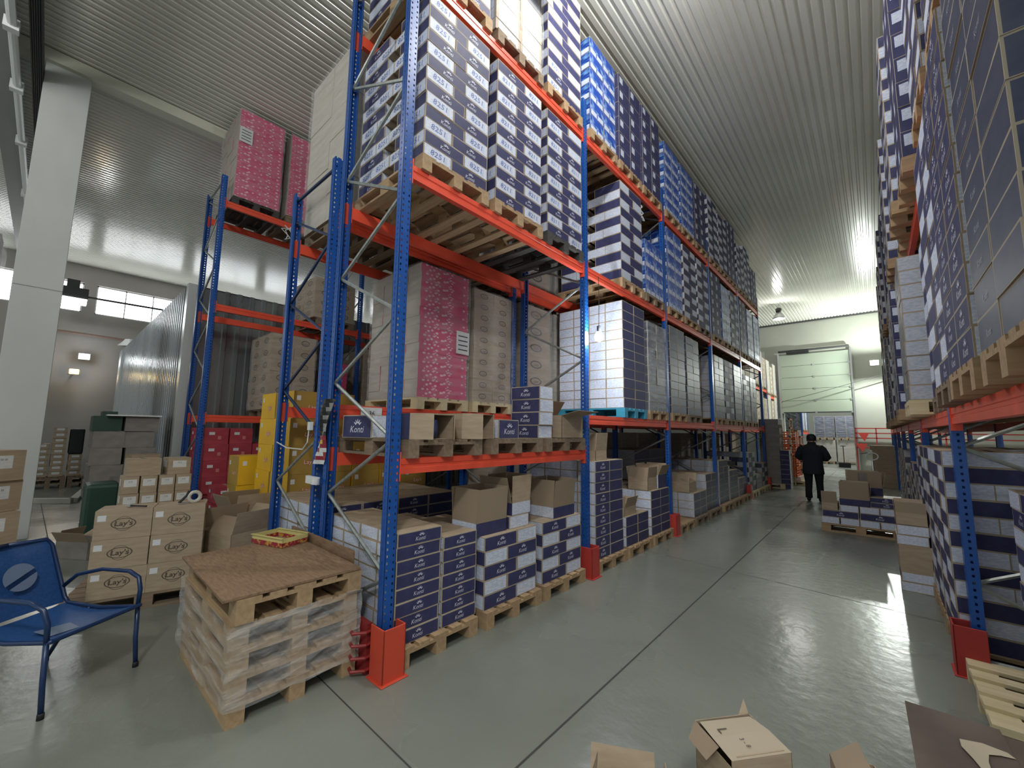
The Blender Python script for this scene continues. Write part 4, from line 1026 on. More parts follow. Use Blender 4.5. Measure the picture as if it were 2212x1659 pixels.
m = MB(); m.tube([(0, 0, .2), (0, .1, 1.2)], .02, black, 8); m.tube([(-.12, .1, 1.2), (.12, .1, 1.2)], .02, black, 8); m.build('tiller', t); m = MB(); m.box((-.25, -.4, .05), (.25, .1, .3), black); m.build('pump_body', t)
tag(t, 'black pallet jack parked beyond the open door', 'pallet jack')

# ------------------------------------------------------------------ lamps
def pendant(x, y, z, label):
    r = empty('pendant_lamp', (x, y, z)); m = MB(); m.tube([(0, 0, .0), (0, 0, H-z)], .008, darkg, 6); m.build('rod', r)
    m = MB(); m.lathe([(.06, .34), (.12, .36), (.13, .5), (.07, .56)], darkg, n=16); m.build('ballast', r, smooth=True)
    m = MB(); m.lathe([(.07, .35), (.12, .30), (.24, .12), (.27, .0), (.26, .0), (.22, .11), (.1, .28)], metal_p, n=20); m.build('lamp_shade', r, smooth=True)
    m = MB(); m.lathe([(.03, -.05), (.13, -.02), (.17, .05), (.12, .12)], ems, n=14); m.build('bulb', r, smooth=True)
    return tag(r, label, 'pendant lamp')
pendant(-.39, 21.2, 7.28, 'pendant bell lamp hanging under the ceiling near the far wall')
def flood(x, y, z, rz, label, m_=emw, arm=.5, r_=.14):
    r = empty('floodlight', (x, y, z), rz); m = MB(); m.box((-.16, -.05, -.12), (.16, .05, .12), darkg); m.build('housing', r)
    m = MB(); m.box((-r_, -.062, -r_*.7), (r_, -.052, r_*.7), m_); m.build('lens', r); m = MB(); m.tube([(0, .05, 0), (0, arm, 0)], .02, metal_p, 8); m.build('arm', r)
    return tag(r, label, 'floodlight')
flood(2.93, 24.45, 5.25, 0, 'blazing white floodlight on the far wall beside the raised door', emw, .9, .15)
flood(2.05, 26.0, 2.9, PI, 'bright white floodlight low beyond the door edge', emw, .4, .1)
flood(-19.65, -1.05, 4.35, PI/2, 'white glaring floodlight on the wall under the windows', emw, .5, .14)
flood(-19.65, -1.26, 3.75, PI/2, 'warm yellow lamp on the wall below the white one', emy, .5, .12)
r = empty('hanging_bulb', (.0, 2.95, 3.02)); m = MB(); m.lathe([(.012, -.07), (.05, -.05), (.06, 0), (.04, .05), (.02, .07)], emw, n=14); m.build('bulb', r, smooth=True)
m = MB(); m.lathe([(.025, .06), (.028, .14), (.01, .15)], black, n=10); m.build('socket', r); m = MB(); m.tube([(0, 0, .14), (.0, .01, .5), (0, 0, Z3-.12-3.02)], .004, black, 5); m.build('cable', r)
r.location = (.08, 2.98, 3.02); tag(r, 'bare glowing bulb hanging on a wire beside the second upright', 'hanging bulb')
# floodlight bar in front of the windows on the left
r = empty('floodlight', (-17.0, -1.55, 5.95)); m = MB(); m.box((-.2, -.32, 0), (.2, .32, .35), darkg); m.box((-.12, -.2, .3), (.12, .1, .62), darkg); m.build('housing', r)
m = MB(); m.box((-.18, -.30, -.16), (.22, .30, -.01), ems); m.build('lens', r); m = MB(); m.tube([(0, .2, .12), (0, 3.2, .15)], .035, darkg, 8); m.tube([(0, 3.2, .15), (-3.15, 3.2, .15)], .035, darkg, 8); m.build('arm', r)
tag(r, 'dark floodlight on a long pole in front of the windows', 'floodlight')
m = MB(); m.tube([(-19.8, -2.0, 5.25), (-19.8, .4, 5.2)], .05, mat('pipe_brown', (.25, .17, .14), .5), 8); tag(m.build('wall_pipe'), 'thin brown pipe running along the wall under the windows', 'pipe')
m = MB(); m.lathe([(.12, .3), (.3, .02), (.34, 0), (.1, .28)], white_p, n=4); tag(m.build('lamp_shade', None, (-19.75, .15, 4.95)), 'white tapered lamp shade at the end of the wall pipe', 'lamp shade')
for i, (x, y, z) in enumerate(((0.02, 13.0, 3.4),)): pass

# conduits and cable tray above the column
m = MB()
for k in range(6): m.box((-13.8, -2.47+.022*k, 7.45), (3, -2.455+.022*k, 7.56), darkg)
m.box((-12.4, -2.345, 7.40), (3, -2.342, 7.60), black)
tag(m.build('cable_tray'), 'dark bundle of cables running under the ceiling past the white column', 'cable tray')
r = empty('conduit_pipe', (0, 0, 0)); m = MB(); m.tube([(-13.9, -2.62, 7.35), (3, -2.62, 7.35)], .05, white_p, 10); m.build('pipe', r)
for x in (-12.4, -9.6, -7.6, -6.0): m = MB(); m.box((x-.06, -2.70, 7.27), (x+.06, -2.55, 7.43), white_p); m.build('bracket', r)
tag(r, 'white conduit pipe with square brackets beside the dark cables', 'pipe')
# pallets of goods left of the column
for i in range(3):
    pallet(-9.3, -3.05, 1.72*i, f'pallet under the {["lowest","middle","highest"][i]} bluish load left of the column', 'x', 1)
    wrapped(-9.9, -8.75, -3.5, -2.62, 1.72*i+.146, 1.72*i+1.71, 5, 'grey', f'bluish grey wrapped load left of the white column, {["lowest","middle","highest"][i]} tier', ny=2, nx=2)
# kraft cartons stacked by the column
for r_ in range(4): box1('klabel', .42, .36, .33, -4.55+jit(.04), -2.14+jit(.03), .146+r_*.333, .5+jit(.15), f'creased kraft carton with white label, {NUMW[r_]} of the pile by the column', 'kraft cartons by the column')
pallet(-4.55, -2.2, 0, 'wooden pallet under the creased kraft cartons by the column', 'y', 1)

# ------------------------------------------------------------------ pallet table with OSB top
PX, PY = -.80, -.535
for k in range(5):
    pallet(PX+(.02 if k == 4 else jit(.008)), PY+(.01 if k == 4 else jit(.008)), k*.1445, f'wooden pallet, {["bottom","second","third","fourth","topmost"][k]} of the pile carrying the chipboard sheet', 'x', 0, True, group='pallets stacked into a table')
r = film_mb(PX-.612, PX+.612, PY-.412, PY+.412, .10, .585, 5, film_thick).build('stretch_film'); tag(r, 'torn clear stretch film wound around the stacked pallet table', 'stretch film')
m = MB(); m.box((-.61, -.43, 0), (.61, .43, .018), osb); o = m.build('chipboard_sheet', None, (-.79, -.555, .7245), bevel=.002); o.rotation_euler = (0, 0, -.02); tag(o, 'brown chipboard sheet lying on top of the stacked pallets', 'chipboard sheet')
m = MB(); m.box((-1.62, -.085, .0), (-.40, -.065, .80), osb); tag(m.build('chipboard', bevel=.002), 'upright chipboard panel standing behind the pallet table', 'chipboard panel')
# snack tray
r = empty('snack_tray', (-1.30, -.30, .744), .30); yt = mat('tray_yellow', (.62, .55, .22), .5); rt_ = noisy('tray_red', (.30, .02, .04), (.5, .28, .05), (30, 30, 30), .5, lo=.5, hi=.6)
L_, W_, hh = .40, .25, .075; m = MB()
m.box((-L_/2, -W_/2, 0), (L_/2, W_/2, .004), kraft_in)
for a, b in (((-L_/2, -W_/2), (L_/2, -W_/2+.005)), ((-L_/2, W_/2-.005), (L_/2, W_/2)), ((-L_/2, -W_/2), (-L_/2+.005, W_/2)), ((L_/2-.005, -W_/2), (L_/2, W_/2))):
    m.box((*a, 0), (*b, .04), rt_); m.box((*a, .04), (*b, hh), yt)
m.build('tray_body', r)
for s in (-1, 1): m = MB(); m.box((-L_/2-.002, s*W_/2-.014, hh), (L_/2, s*W_/2+.014, hh+.003), yt); m.build('rim', r)
tag(r, 'empty red and yellow snack tray on the chipboard sheet', 'tray')
# red plastic rack protector left of the orange guard
r = MB()
for k in range(4):
    pts = [(-.26+.0*k, -.16, .05+.085*k), (-.14, -.19, .045+.085*k), (-.08, -.12, .05+.085*k), (-.085, -.02, .055+.085*k)]
    r.tube(pts, .012, mat('protector_dark_red', (.25, .02, .02), .5), 6)
r.box((-.27, -.10, 0), (-.10, -.06, .35), mat('protector_dark_red', (.25, .02, .02), .5))
tag(r.build('ribbed_protector'), 'dark red ribbed plastic protector beside the orange column guard', 'protector')

# kraft snack cartons, three high and two wide
r0 = Vector((-2.79, -1.40, 0)); r1 = Vector((-2.56, -.58, 0)); u = (r1-r0).normalized(); n_ = Vector((-u.y, u.x, 0)); ang = math.atan2(u.y, u.x)
for k in range(3):
    for c in range(2):
        p = r0+u*(.21+.42*c)+n_*.17
        b_, ch, one, _ = style('lays', .42-.006, .34, .268)
        o = obj('carton', b_, None, (p.x+jit(.004), p.y+jit(.004), .146+k*.27), (0, 0, ang+jit(.015)))
        for nme, me, _f in ch: obj(nme, me, o)
        tag(o, f'kraft snack carton with oval logo, {["bottom","middle","top"][k]} row, {"chair" if c == 0 else "rack"} side column', 'carton', 'kraft snack cartons three high behind the chair')
pc = r0+u*.42+n_*.40; pallet(pc.x, pc.y, 0, 'wooden pallet under the kraft snack cartons behind the chair', 'x', 1, True, rz=ang)
ztop = .146+.81
r = empty('tape_dispenser', tuple(r0+u*.70+n_*.14+Vector((0, 0, ztop))), ang+.3)
m = MB(); m.box((-.10, -.02, .0), (-.02, .02, .012), metal_p); m.tube([(-.10, 0, .01), (-.04, 0, .08), (-.02, 0, .13)], .012, black, 8); m.build('handle', r)
m = MB(); rr = .05
m.tube([(.03+rr*math.cos(a), .0, .062+rr*math.sin(a)) for a in [2*PI*i/18 for i in range(19)]], .018, mat('tape_roll', (.55, .53, .47), .35), 8, False); m.build('tape_roll', r)
tag(r, 'tape dispenser with a pale roll on the kraft snack cartons', 'tape dispenser')
r = empty('box_knife', tuple(r0+u*.22+n_*.12+Vector((0, 0, ztop+.008))), .4)
m = MB(); m.box((-.03, -.012, 0), (.03, .012, .02), metal_p); m.build('blade_head', r); m = MB(); m.tube([(.03, 0, .01), (.20, .03, .012)], .008, black, 8); m.build('handle', r)
tag(r, 'small black handled box knife lying on the kraft carton', 'box knife')
# opened kraft boxes between them and the table
open_carton(-2.75, -.22, 0, .52, .48, .62, .3, 'crumpled open kraft carton between snack cartons and pallet table', kraft, (.3, -.2, .5, -1.0))
open_carton(-3.35, .02, .0, .5, .45, .72, .1, 'empty kraft carton with raised flaps before the yellow cartons', kraft, (.2, -.3, .2, .4))
m = MB(); m.lathe([(.05, 0), (.2, .06), (.22, .28), (.12, .40), (.03, .44)], mat('black_bag', (.015, .015, .016), .25), n=14); tag(m.build('rubbish_bag', None, (-2.3, -.30, 0), smooth=True), 'black rubbish bag between the snack cartons and the table', 'bag')

# small kraft cartons with white labels, farther back
for k in range(5):
    for j in range(4):
        if k < 3 and j not in (0, 1, 2, 3): continue
        box1('klabel', .36, .165, .215, -4.68+jit(.01), -.98+.18*j+jit(.004), .0+k*.217+.02, jit(.03), f'small kraft carton with white label, {NUMW[k]} row, {["first","second","third","fourth"][j]} across', 'small labelled kraft cartons')
box1('plain', .30, .34, .22, -4.7, -.86, .02+5*.217, 0, 'plain kraft carton on top of the small labelled ones')
box1('klabel', .30, .25, .22, -4.7, -.50, .02+5*.217, .05, 'labelled kraft carton on top beside the plain kraft one')
pallet(-4.75, -.7, -.0, 'wooden pallet hidden under the small labelled cartons', 'y', 1).location.z = -.125 if False else 0
for o in list(COL.objects):
    if o.get('label', '') == 'wooden pallet hidden under the small labelled cartons': bpy.data.objects.remove(o)
# grey goods heap by the cold store
for k in range(5):
    for j in range(2): box1('grey', .8, .42, .30, -8.1+jit(.03), -1.0+.44*j+jit(.01), .146+k*.302, jit(.05), f'grey brown carton, {NUMW[k]} row, {"first" if j == 0 else "second"} column of the blurred heap', 'grey cartons of the heap before the cold store')
pallet(-8.1, -.78, 0, 'pallet under the grey heap before the cold store', 'x', 1)
m = MB(); m.box((-8.5, -1.22, 1.66), (-7.75, -.84, 1.93), green_d); m.box((-8.4, -1.1, 1.93), (-7.9, -.9, 2.02), green_d); tag(m.build('green_crate'), 'dark green crate on top of the grey heap', 'crate')
m = MB(); m.box((-8.4, -1.06, 1.935), (-7.6, -.30, 1.96), white_p); m.box((-8.3, -.8, 1.66), (-7.7, -.32, 1.93), greyb); tag(m.build('flat_lid_box'), 'grey box with pale lid on top of the heap', 'box')
m = MB(); m.box((-6.6, -1.30, 0), (-6.0, -.92, .88), green_d, None); tag(m.build('waste_container', bevel=.05), 'dark green waste container before the grey heap', 'container')
box1('plain', .4, .4, .4, -7.3, -.55, .85, .1, 'plain kraft carton leaning out of the grey heap'); box1('grey', .7, .6, .42, -7.3, -.6, 0, .1, 'grey carton at the bottom front of the heap'); box1('grey', .7, .6, .42, -7.3, -.6, .425, .1, 'grey carton under the leaning kraft one')
# far reddish piles by the left wall
for c, (y, n_rows) in enumerate(((-1.78, 6), (-1.47, 9), (-1.12, 4))):
    for k in range(n_rows): box1('red' if False else 'klabel', .5, .27, .15, -15.0+jit(.02), y, .30+k*.155, jit(.03), f'small brownish carton with pale label, {NUMW[k]} of the {["column side","tall middle","dark topped"][c]} pile by the wall', 'brownish cartons by the far left wall')
m = MB(); m.box((-15.2, -1.28, .92), (-14.8, -.98, 1.65), black); tag(m.build('black_case', bevel=.04), 'black rounded case on the pile by the far left wall', 'case')
for c, y in enumerate((-1.6, -.9)): 
    for q in (0, 1): pallet(-15.0, y, .146*q, f'pallet under the brownish piles by the wall, {["column side","inner"][c]} {["lower","upper"][q]}', 'x', 1, L=1.0, W=.66)
m = MB(); pts = [(-12.3, -2.6), (-11.6, -1.8), (-11.05, -1.20), (-12.9, -.95), (-13.6, -.7)]
for i in range(len(pts)-1):
    a = Vector((*pts[i], 0)); b = Vector((*pts[i+1], 0)); d = (b-a).normalized(); q = Vector((-d.y, d.x, 0))*.07
    m.add([a-q, b-q, b+q, a+q, a-q+Vector((0, 0, .1)), b-q+Vector((0, 0, .1)), b+q+Vector((0, 0, .1)), a+q+Vector((0, 0, .1))], [(0, 3, 2, 1), (4, 5, 6, 7), (0, 1, 5, 4), (1, 2, 6, 5), (2, 3, 7, 6), (3, 0, 4, 7)], mat('kerb_pale', (.5, .48, .42), .7))
tag(m.build('floor_kerb'), 'low pale kerb on the floor beyond the white column', 'kerb')
r = open_carton(-5.4, -1.28, 0, .5, .3, .22, .6, 'dark open box with scraps on the floor behind the chair', greyb, (.6, -.4, 1.1, .5))

# ------------------------------------------------------------------ blue chair
def chair():
    r = empty('armchair', (-1.55, -1.60, 0), math.radians(35.2)); w2, d2 = .27, .30     # x = forward, y = width
    def fold(o, h): return o
    m = MB(); vs = []; n = 8
    for i in range(n+1):
        t = i/n; x = d2-.6*t; z = .42-.035*math.sin(t*PI)+.01*(1-t)
        for s in (-1, -.5, 0, .5, 1): vs.append((x, s*(w2-.01), z-.012*(1-s*s)))
    vs += [(a, b, c-.006) for a, b, c in vs]; q = 5*(n+1); fs = []
    for i in range(n):
        for j in range(4): a = i*5+j; fs.append((a, a+5, a+6, a+1)); fs.append((q+a, q+a+1, q+a+6, q+a+5))
    m.add(vs, fs, chair_b)
    m.add([(-.02, -.12, .4), (.16, -.16, .402), (.20, -.02, .402), (.06, .03, .4)], [(0, 1, 2, 3)], chair_w)
    m.build('seat', r, smooth=True)
    m = MB(); vs = []
    for i in range(n+1):
        t = i/n; x = -d2-.02-.17*t; z = .42+.47*t; ww = w2*(1-.06*t)
        if i == n: ww *= .93
        for s in (-1, -.5, 0, .5, 1): vs.append((x-.02*(1-s*s), s*ww, z))
    vs += [(a-.006, b, c) for a, b, c in vs]; fs = []
    for i in range(n):
        for j in range(4): a = i*5+j; fs.append((a, a+1, a+6, a+5)); fs.append((q+a, q+a+5, q+a+6, q+a+1))
    m.add(vs, fs, chair_b); m.build('backrest', r, smooth=True)
    # pale round emblem with a slanting wave through it, woven on the backrest
    m = MB(); nr = Vector((.47, 0, .17)).normalized(); upv = Vector((-.17, 0, .47)).normalized(); rv = Vector((0, 1, 0)); c = Vector((-d2-.105, .03, .67))+nr*.018
    P = lambda a, b: c+rv*a+upv*b
    k = 22; R_ = .095
    up_ = [P(R_*math.cos(t), R_*math.sin(t)) for t in [math.radians(25)+PI*i/k for i in range(k+1)]]; lo_ = [P(R_*math.cos(t), R_*math.sin(t)) for t in [math.radians(225)+PI*.78*i/k for i in range(k+1)]]
    m.add(up_, [tuple(range(k+1))], chair_w); m.add(lo_, [tuple(range(k+1))], chair_w); m.build('emblem', r)
    for s in (-1, 1):
        y = s*w2
        m = MB(); fr = [(-.02, 0), (-.52, .0)]
        m.tube([(d2+.03, y, .435), (d2, y, .425), (0, y, .40), (-d2+.02, y, .42), (-d2-.02, y, .46), (-d2-.17, y*.95, .84), (-d2-.19, y*.85, .885), (-d2-.19, 0, .90)], .014, frame_b, 8); m.build('side_rail', r, smooth=True)
        m = MB(); m.tube([(-d2-.06, y, .52), (-d2+.05, y*1.06, .62), (-.05, y*1.1, .665), (d2-.12, y*1.1, .66), (d2-.03, y*1.08, .62), (d2, y*1.05, .54), (d2+.0, y*1.03, .42)], .0145, frame_b, 10); m.build('armrest', r, smooth=True)
        m = MB(); m.tube([(d2+.0, y*1.03, .43), (d2+.01, y*1.03, .2), (d2+.03, y*1.04, .015)], .0145, frame_b, 10); m.lathe([(.018, 0), (.018, .03), (.015, .035)], black, (d2+.03, y*1.04, 0), 10); m.build('leg', r, smooth=True)
        m = MB(); m.tube([(-.08, y, .405), (-d2+.02, y*.98, .22), (-d2-.10, y*.97, .015)], .0135, frame_b, 10); m.lathe([(.018, 0), (.018, .03), (.015, .035)], black, (-d2-.10, y*.97, 0), 10); m.build('leg', r, smooth=True)
    m = MB(); m.tube([(d2+.03, -w2, .435), (d2+.03, w2, .435)], .013, frame_b, 8); m.build('front_rail', r)
    tag(r, 'blue mesh armchair with a pale round emblem on its backrest', 'armchair')
chair()

# ------------------------------------------------------------------ foreground cartons
def fg_box():
    a = math.atan2(.23, .18); c = Vector((2.21, .435, 0)); r = empty('open_carton', tuple(c), a)
    m = MB(); L_, W_, h = .29, .25, .40
    m.box((-L_/2, -W_/2, 0), (L_/2, -W_/2+.004, h), kraft); m.box((-L_/2, W_/2-.004, 0), (L_/2, W_/2, h), kraft)
    m.box((-L_/2, -W_/2, 0), (-L_/2+.004, W_/2, h-.03), kraft); m.box((L_/2-.004, -W_/2, 0), (L_/2, W_/2, h), kraft); m.box((-L_/2, -W_/2, 0), (L_/2, W_/2, .004), kraft)
    m.build('body', r)
    m = MB(); m.add([(-L_/2, -W_/2, h+.001), (L_/2, -W_/2, h+.001), (L_/2, 0, h+.008), (-L_/2, 0, h+.008), (L_/2-.01, W_/2-.02, h), (-L_/2+.01, W_/2-.02, h+.005)], [(0, 1, 2, 3), (3, 2, 4, 5)], kraft_lt)
    put_text(m, 'L', .07, (-.07, .03, h+.010), (0, -1, .02), (1, 0, 0), logo_d); put_text(m, '3 - 8', .03, (-.02, -.05, h+.008), (0, -1, 0), (1, 0, 0), logo_d)
    m.box((-.11, -W_/2+.012, h+.002), (.12, -W_/2+.018, h+.004), kraft); m.build('flap', r)
    m = MB(); m.add([(-L_/2, W_/2, h), (-L_/2, -W_/2+.08, h), (-L_/2-.05, -W_/2+.10, h-.06), (-L_/2-.05, W_/2-.02, h-.06)], [(0, 1, 2, 3)], kraft_in); m.build('flap', r)
    m = MB(); m.add([(L_/2-.06, W_/2, h-.01), (L_/2, W_/2, h), (L_/2, W_/2+.03, h+.05)], [(0, 1, 2)], kraft); m.build('flap', r)
    tag(r, 'kraft carton with printed folded flaps at the bottom edge of the picture', 'open carton')
fg_box()
open_carton(1.84, .02, 0, .30, .26, .15, .5, 'low kraft carton whose flap tip shows beside the printed one', kraft, (.3, -.3, .4, -.5))
r = empty('open_carton', (3.04, .86, 0)); m = MB(); L_, W_, h = .42, .80, .40; dk = noisy('kraft_shaded', (.085, .06, .048), (.10, .075, .06), (6, 6, 30), .75)  # kraft darkened: the shadow it lies in is put into the colour
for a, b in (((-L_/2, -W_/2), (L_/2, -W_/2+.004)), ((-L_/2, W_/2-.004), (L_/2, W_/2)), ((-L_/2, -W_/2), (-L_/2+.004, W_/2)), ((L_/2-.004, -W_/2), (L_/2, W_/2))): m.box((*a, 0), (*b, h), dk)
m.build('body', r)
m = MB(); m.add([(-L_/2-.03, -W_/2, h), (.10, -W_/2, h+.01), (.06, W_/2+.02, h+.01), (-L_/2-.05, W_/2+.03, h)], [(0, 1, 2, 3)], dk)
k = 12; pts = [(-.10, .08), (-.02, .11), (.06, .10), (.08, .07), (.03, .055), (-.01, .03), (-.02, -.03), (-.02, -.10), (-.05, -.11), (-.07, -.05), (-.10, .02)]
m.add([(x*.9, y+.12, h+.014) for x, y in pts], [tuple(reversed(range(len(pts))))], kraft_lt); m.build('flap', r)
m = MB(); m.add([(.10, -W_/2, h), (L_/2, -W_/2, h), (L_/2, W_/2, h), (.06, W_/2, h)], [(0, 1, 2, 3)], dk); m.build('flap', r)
tag(r, 'large shaded kraft carton with pale arrow mark at the foot of opposite rack', 'open carton')
open_carton(2.62, .62, 0, .16, .26, .32, .3, 'narrow dark box whose flap tip shows beside the large shaded carton', kraft, (None, -.9, None, None))
# ------------------------------------------------------------------ banner sheet and strap on the near uprights
T = MB(); nx_, nz_ = 5, 16; vs = []
for j in range(nz_+1):
    t = j/nz_
    for i in range(nx_+1):
        s = i/nx_; vs.append((-1.10+.17*s-.13*t*(1)+.0, -.075-.02*math.sin(s*5+t*7), 2.03-.60*t-.05*s*0))
pm = [mat('poster_black', (.02, .02, .022), .25), mat('poster_red', (.28, .03, .05), .35), white_w, mat('poster_grey', (.25, .25, .25), .3), mat('poster_yellow', (.6, .42, .08), .4)]
grid = ['000000', '000330', '003330', '000000', '033300', '000300', '030030', '033330', '044000', '111111', '144411', '122111', '111221', '122211', '111111', '222222']
T.v = vs
for j in range(nz_):
    for i in range(nx_):
        a = j*(nx_+1)+i; T.f.append((a, a+nx_+1, a+nx_+2, a+1)); T.m.append(T.mi(pm[int(grid[j][i])]))
o = T.build('hanging_poster'); sm = o.modifiers.new('thickness', 'SOLIDIFY'); sm.thickness = .003
tag(o, 'glossy black and red poster strip hanging on the near blue uprights', 'poster')
m = MB(); m.box((-1.36, -.09, 1.24), (-1.12, -.06, 1.31), white_p); m.lathe([(.035, 0), (.035, .05), (.02, .055)], white_w, (-1.12, -.10, 1.25), 14); tag(m.build('paper_roll'), 'white paper roll strapped to the near uprights', 'paper roll')
m = MB(); m.tube([(-2.25, -.06, 1.60), (-1.9, -.08, 1.55), (-1.50, -.08, 1.55), (-1.40, -.08, 1.62), (-1.38, -.08, 1.75)], .006, white_p, 6); m.box((-1.40, -.09, 1.74), (-1.34, -.06, 1.82), white_p); tag(m.build('wire_hook'), 'thin white wire hook between the near uprights of the low rack', 'hook')
m = MB(); m.box((-2.33, 1.28-.9, 1.86), (-2.322, .62, 1.985), white_w); put_text(m, '36', .07, (-2.318, .50, 1.92), (0, 1, 0), (0, 0, 1), black); 
for q in list(m.v): pass
o = m.build('shelf_number_sign'); o.location = (1.075, 0, 0); tag(o, 'white shelf sign with number 36 on the low rack beam', 'sign')
# scrap of film hanging from beams
for i, (x, y, z) in enumerate(((-6.0, 1.15, 5.75), (-.1, 4.75, 3.75+1.9))):
    m = MB(); rnd = random.Random(i)
    for k in range(5): m.tube([(x+.03+rnd.uniform(-.03, .03), y+rnd.uniform(-.12, .12), z+.1)]+[(x+.04+rnd.uniform(-.04, .04), y+rnd.uniform(-.16, .16), z-.1*q) for q in range(3)], .01, white_p, 5)
    tag(m.build('film_scrap'), ['knotted white film scrap dangling from the high cold store beam', 'white film scrap dangling under the top shelf, second bay'][i], 'film scrap')

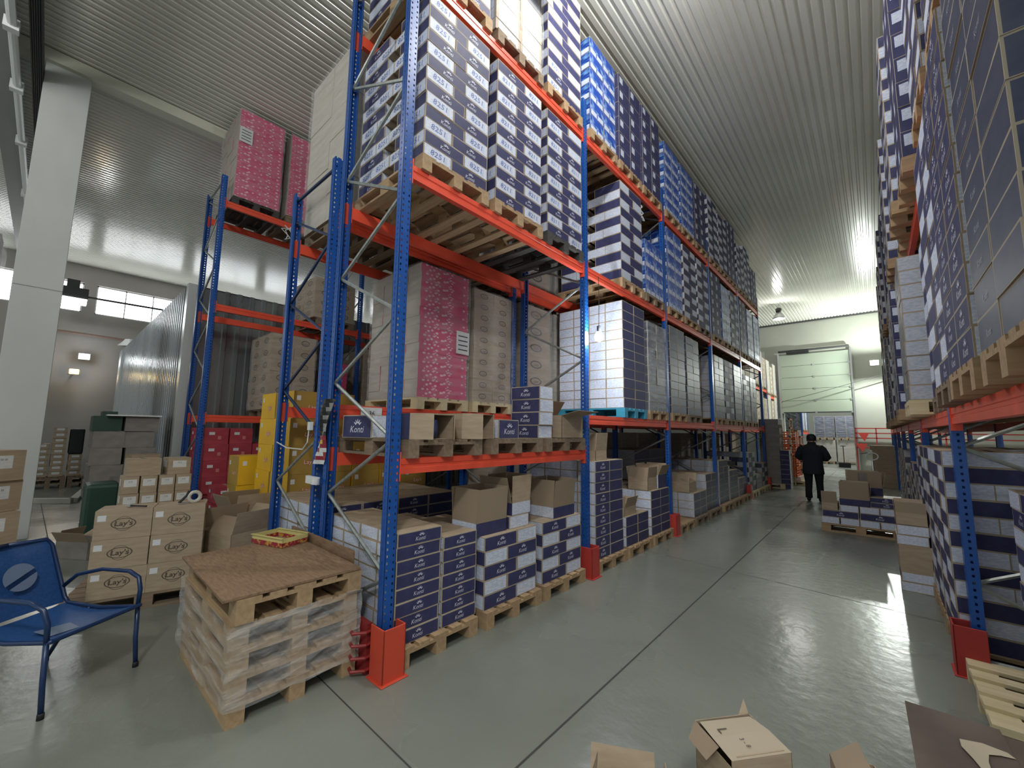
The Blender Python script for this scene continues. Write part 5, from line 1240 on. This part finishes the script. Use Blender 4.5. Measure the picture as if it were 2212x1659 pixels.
# ------------------------------------------------------------------ the person
def person():
    base = Vector((1.43, 12.0, 0)); r = empty('person', tuple(base), 0)
    J = dict(pel=(0, 0, .93), sp=(0, .01, 1.12), ch=(0, .0, 1.32), nk=(0, .03, 1.48), hb=(0, .06, 1.56), hd=(0, .08, 1.64), ht=(0, .07, 1.70),
             ls=(-.19, 0, 1.42), le=(-.29, .05, 1.17), lw=(-.13, .28, 1.10), rs=(.19, 0, 1.42), re=(.29, .05, 1.17), rw=(.13, .28, 1.10),
             lh=(-.10, 0, .88), lk=(-.115, .02, .48), la=(-.13, -.03, .09), lt=(-.15, .13, .04), lb=(-.13, -.06, .05), rh=(.10, 0, .88), rk=(.10, .04, .48), ra=(.10, .02, .09), rf=(.12, .17, .04), rb=(.10, -.01, .05))
    R = dict(pel=.15, sp=.145, ch=.155, nk=.06, hb=.075, hd=.095, ht=.07, ls=.075, le=.052, lw=.032, rs=.075, re=.052, rw=.032, lh=.10, lk=.068, la=.048, lt=.035, lb=.04, rh=.10, rk=.068, ra=.048, rf=.035, rb=.04)
    E = [('pel', 'sp'), ('sp', 'ch'), ('ch', 'nk'), ('nk', 'hb'), ('hb', 'hd'), ('hd', 'ht'), ('ch', 'ls'), ('ls', 'le'), ('le', 'lw'), ('ch', 'rs'), ('rs', 're'), ('re', 'rw'), ('pel', 'lh'), ('lh', 'lk'), ('lk', 'la'), ('la', 'lt'), ('la', 'lb'), ('pel', 'rh'), ('rh', 'rk'), ('rk', 'ra'), ('ra', 'rf'), ('ra', 'rb')]
    for s, p in ((-1, 'l'), (1, 'r')):     # palm and five fingers, curled round something small held in front
        w_ = Vector(J[p+'w']); J[p+'p'] = tuple(w_+Vector((-s*.045, .05, -.005))); R[p+'p'] = .028; E.append((p+'w', p+'p')); pp = Vector(J[p+'p'])
        for i, (dz, ln) in enumerate(((.028, .036), (.010, .042), (-.010, .040), (-.026, .032))):
            a, b = f'{p}f{i}a', f'{p}f{i}b'; J[a] = tuple(pp+Vector((-s*.03, .03, dz))); J[b] = tuple(Vector(J[a])+Vector((-s*ln*.8, -.012, -.006))); R[a] = .010; R[b] = .008; E += [(p+'p', a), (a, b)]
        J[p+'th'] = tuple(pp+Vector((-s*.005, -.005, .045))); R[p+'th'] = .011; J[p+'th2'] = tuple(pp+Vector((-s*.035, .01, .055))); R[p+'th2'] = .009; E += [(p+'p', p+'th'), (p+'th', p+'th2')]
    names = list(J); me = bpy.data.meshes.new('body'); me.from_pydata([J[n] for n in names], [(names.index(a), names.index(b)) for a, b in E], [])
    o = bpy.data.objects.new('body', me); COL.objects.link(o); o.parent = r
    sk = o.modifiers.new('skin', 'SKIN'); 
    if not me.skin_vertices: 
        bpy.context.view_layer.objects.active = o; bpy.ops.object.modifier_remove(modifier='skin') if False else None
    if not me.skin_vertices: me.attributes  # layer is made with the modifier
    if me.skin_vertices:
        for i, n in enumerate(names): me.skin_vertices[0].data[i].radius = (R[n], R[n])
        me.skin_vertices[0].data[0].use_root = True
    o.modifiers.new('sub', 'SUBSURF').levels = 2; me.materials.append(skin_m)
    o.modifiers['sub'].render_levels = 2
    # clothing
    def loft(name, secs, mtl, n=20):
        m = MB(); vs = []; fs = []
        for cx, cy, cz, rx, ry in secs:
            for k in range(n):
                a = 2*PI*k/n; ca, sa = math.cos(a), math.sin(a); e = .85
                vs.append((cx+rx*math.copysign(abs(ca)**e, ca), cy+ry*math.copysign(abs(sa)**e, sa), cz))
        for i in range(len(secs)-1):
            for k in range(n): k2 = (k+1) % n; fs.append((i*n+k, i*n+k2, (i+1)*n+k2, (i+1)*n+k))
        fs.append(tuple(reversed(range(n)))); fs.append(tuple((len(secs)-1)*n+k for k in range(n)))
        m.add(vs, fs, mtl); return m.build(name, r, smooth=True)
    loft('coat', [(0, 0, .71, .235, .155), (0, 0, .73, .245, .165), (0, 0, .86, .235, .165), (0, .0, 1.0, .225, .16), (0, .0, 1.15, .235, .165), (0, .0, 1.30, .25, .17), (0, .0, 1.40, .24, .155), (0, .01, 1.46, .18, .12), (0, .02, 1.505, .10, .09), (0, .03, 1.55, .085, .085)], coat_m)
    for s in (-1, 1):
        m = MB(); m.tube([(s*.17, 0, 1.43), (s*.235, .0, 1.36), (s*.29, .03, 1.24), (s*.325, .06, 1.16), (s*.29, .12, 1.12), (s*.20, .22, 1.11), (s*.135, .275, 1.10)], [.085, .092, .088, .080, .072, .064, .055], coat_m, 14); m.build('sleeve', r, smooth=True)
        x = s*.115; dy = .0 if s < 0 else .03
        m = MB(); m.tube([(s*.105, 0, .92), (x, .01, .70), (x, .01+dy, .48), (x+s*.01, -.02+dy, .25), (x+s*.01, -.025+dy, .08)], [.125, .108, .085, .078, .082], trou_m, 14); m.build('trouser_leg', r, smooth=True)
        m = MB(); vs = []; m.tube([(x+s*.01, -.09+dy, .05), (x+s*.012, -.03+dy, .055), (x+s*.02, .07+dy, .045), (x+s*.03, .17+dy, .035)], [.045, .052, .048, .030], black, 12); m.build('shoe', r, smooth=True)
    m = MB(); m.lathe([(.098, 0), (.108, .02), (.112, .07), (.105, .12), (.075, .165), (.02, .185)], black, (0, .075, 1.60), 18, 1, 1.1); m.build('knit_cap', r, smooth=True)
    m = MB(); m.lathe([(.085, 0), (.1, .03), (.098, .06), (.09, .08)], coat_m, (0, .045, 1.48), 16); m.build('collar', r, smooth=True)
    m = MB()
    for s in (-1, 1): m.lathe([(.006, -.03), (.016, -.01), (.018, .015), (.008, .032)], skin_m, (s*.098, .075, 1.595), 8)
    m.build('ears', r, smooth=True)
    m = MB(); m.tube([(0, .165, 1.60), (0, .185, 1.575), (0, .17, 1.56)], [.012, .018, .012], skin_m, 8)
    m.build('nose', r, smooth=True)
    for s in (-1, 1): m = MB(); m.lathe([(.003, -.010), (.011, 0), (.003, .010)], white_w, (s*.034, .155, 1.615), 8); m.build('eye', r, smooth=True)
    m = MB(); m.box((-.025, .158, 1.535), (.025, .165, 1.542), mat('lips', (.25, .08, .07), .5)); m.build('mouth', r)
    tag(r, 'person in a dark winter coat and knit cap standing in the aisle, seen from behind', 'person')
    return o
person()
m = MB(); m.box((1.43-.08, 12.335, 1.06), (1.43+.08, 12.345, 1.17), black); tag(m.build('phone'), 'dark flat handset held in front of the person in the aisle', 'handset')
# crossing wires on the far door
m = MB(); m.tube([(-1.1, 25.42, 3.5), (-1.0, 25.1, 3.55), (.6, 24.95, 3.95), (3.3, 25.0, 4.75), (3.4, 25.42, 4.8)], .012, darkg, 5); tag(m.build('power_cable'), 'thin cable sagging diagonally across the raised door', 'cable')

spawn_cartons()
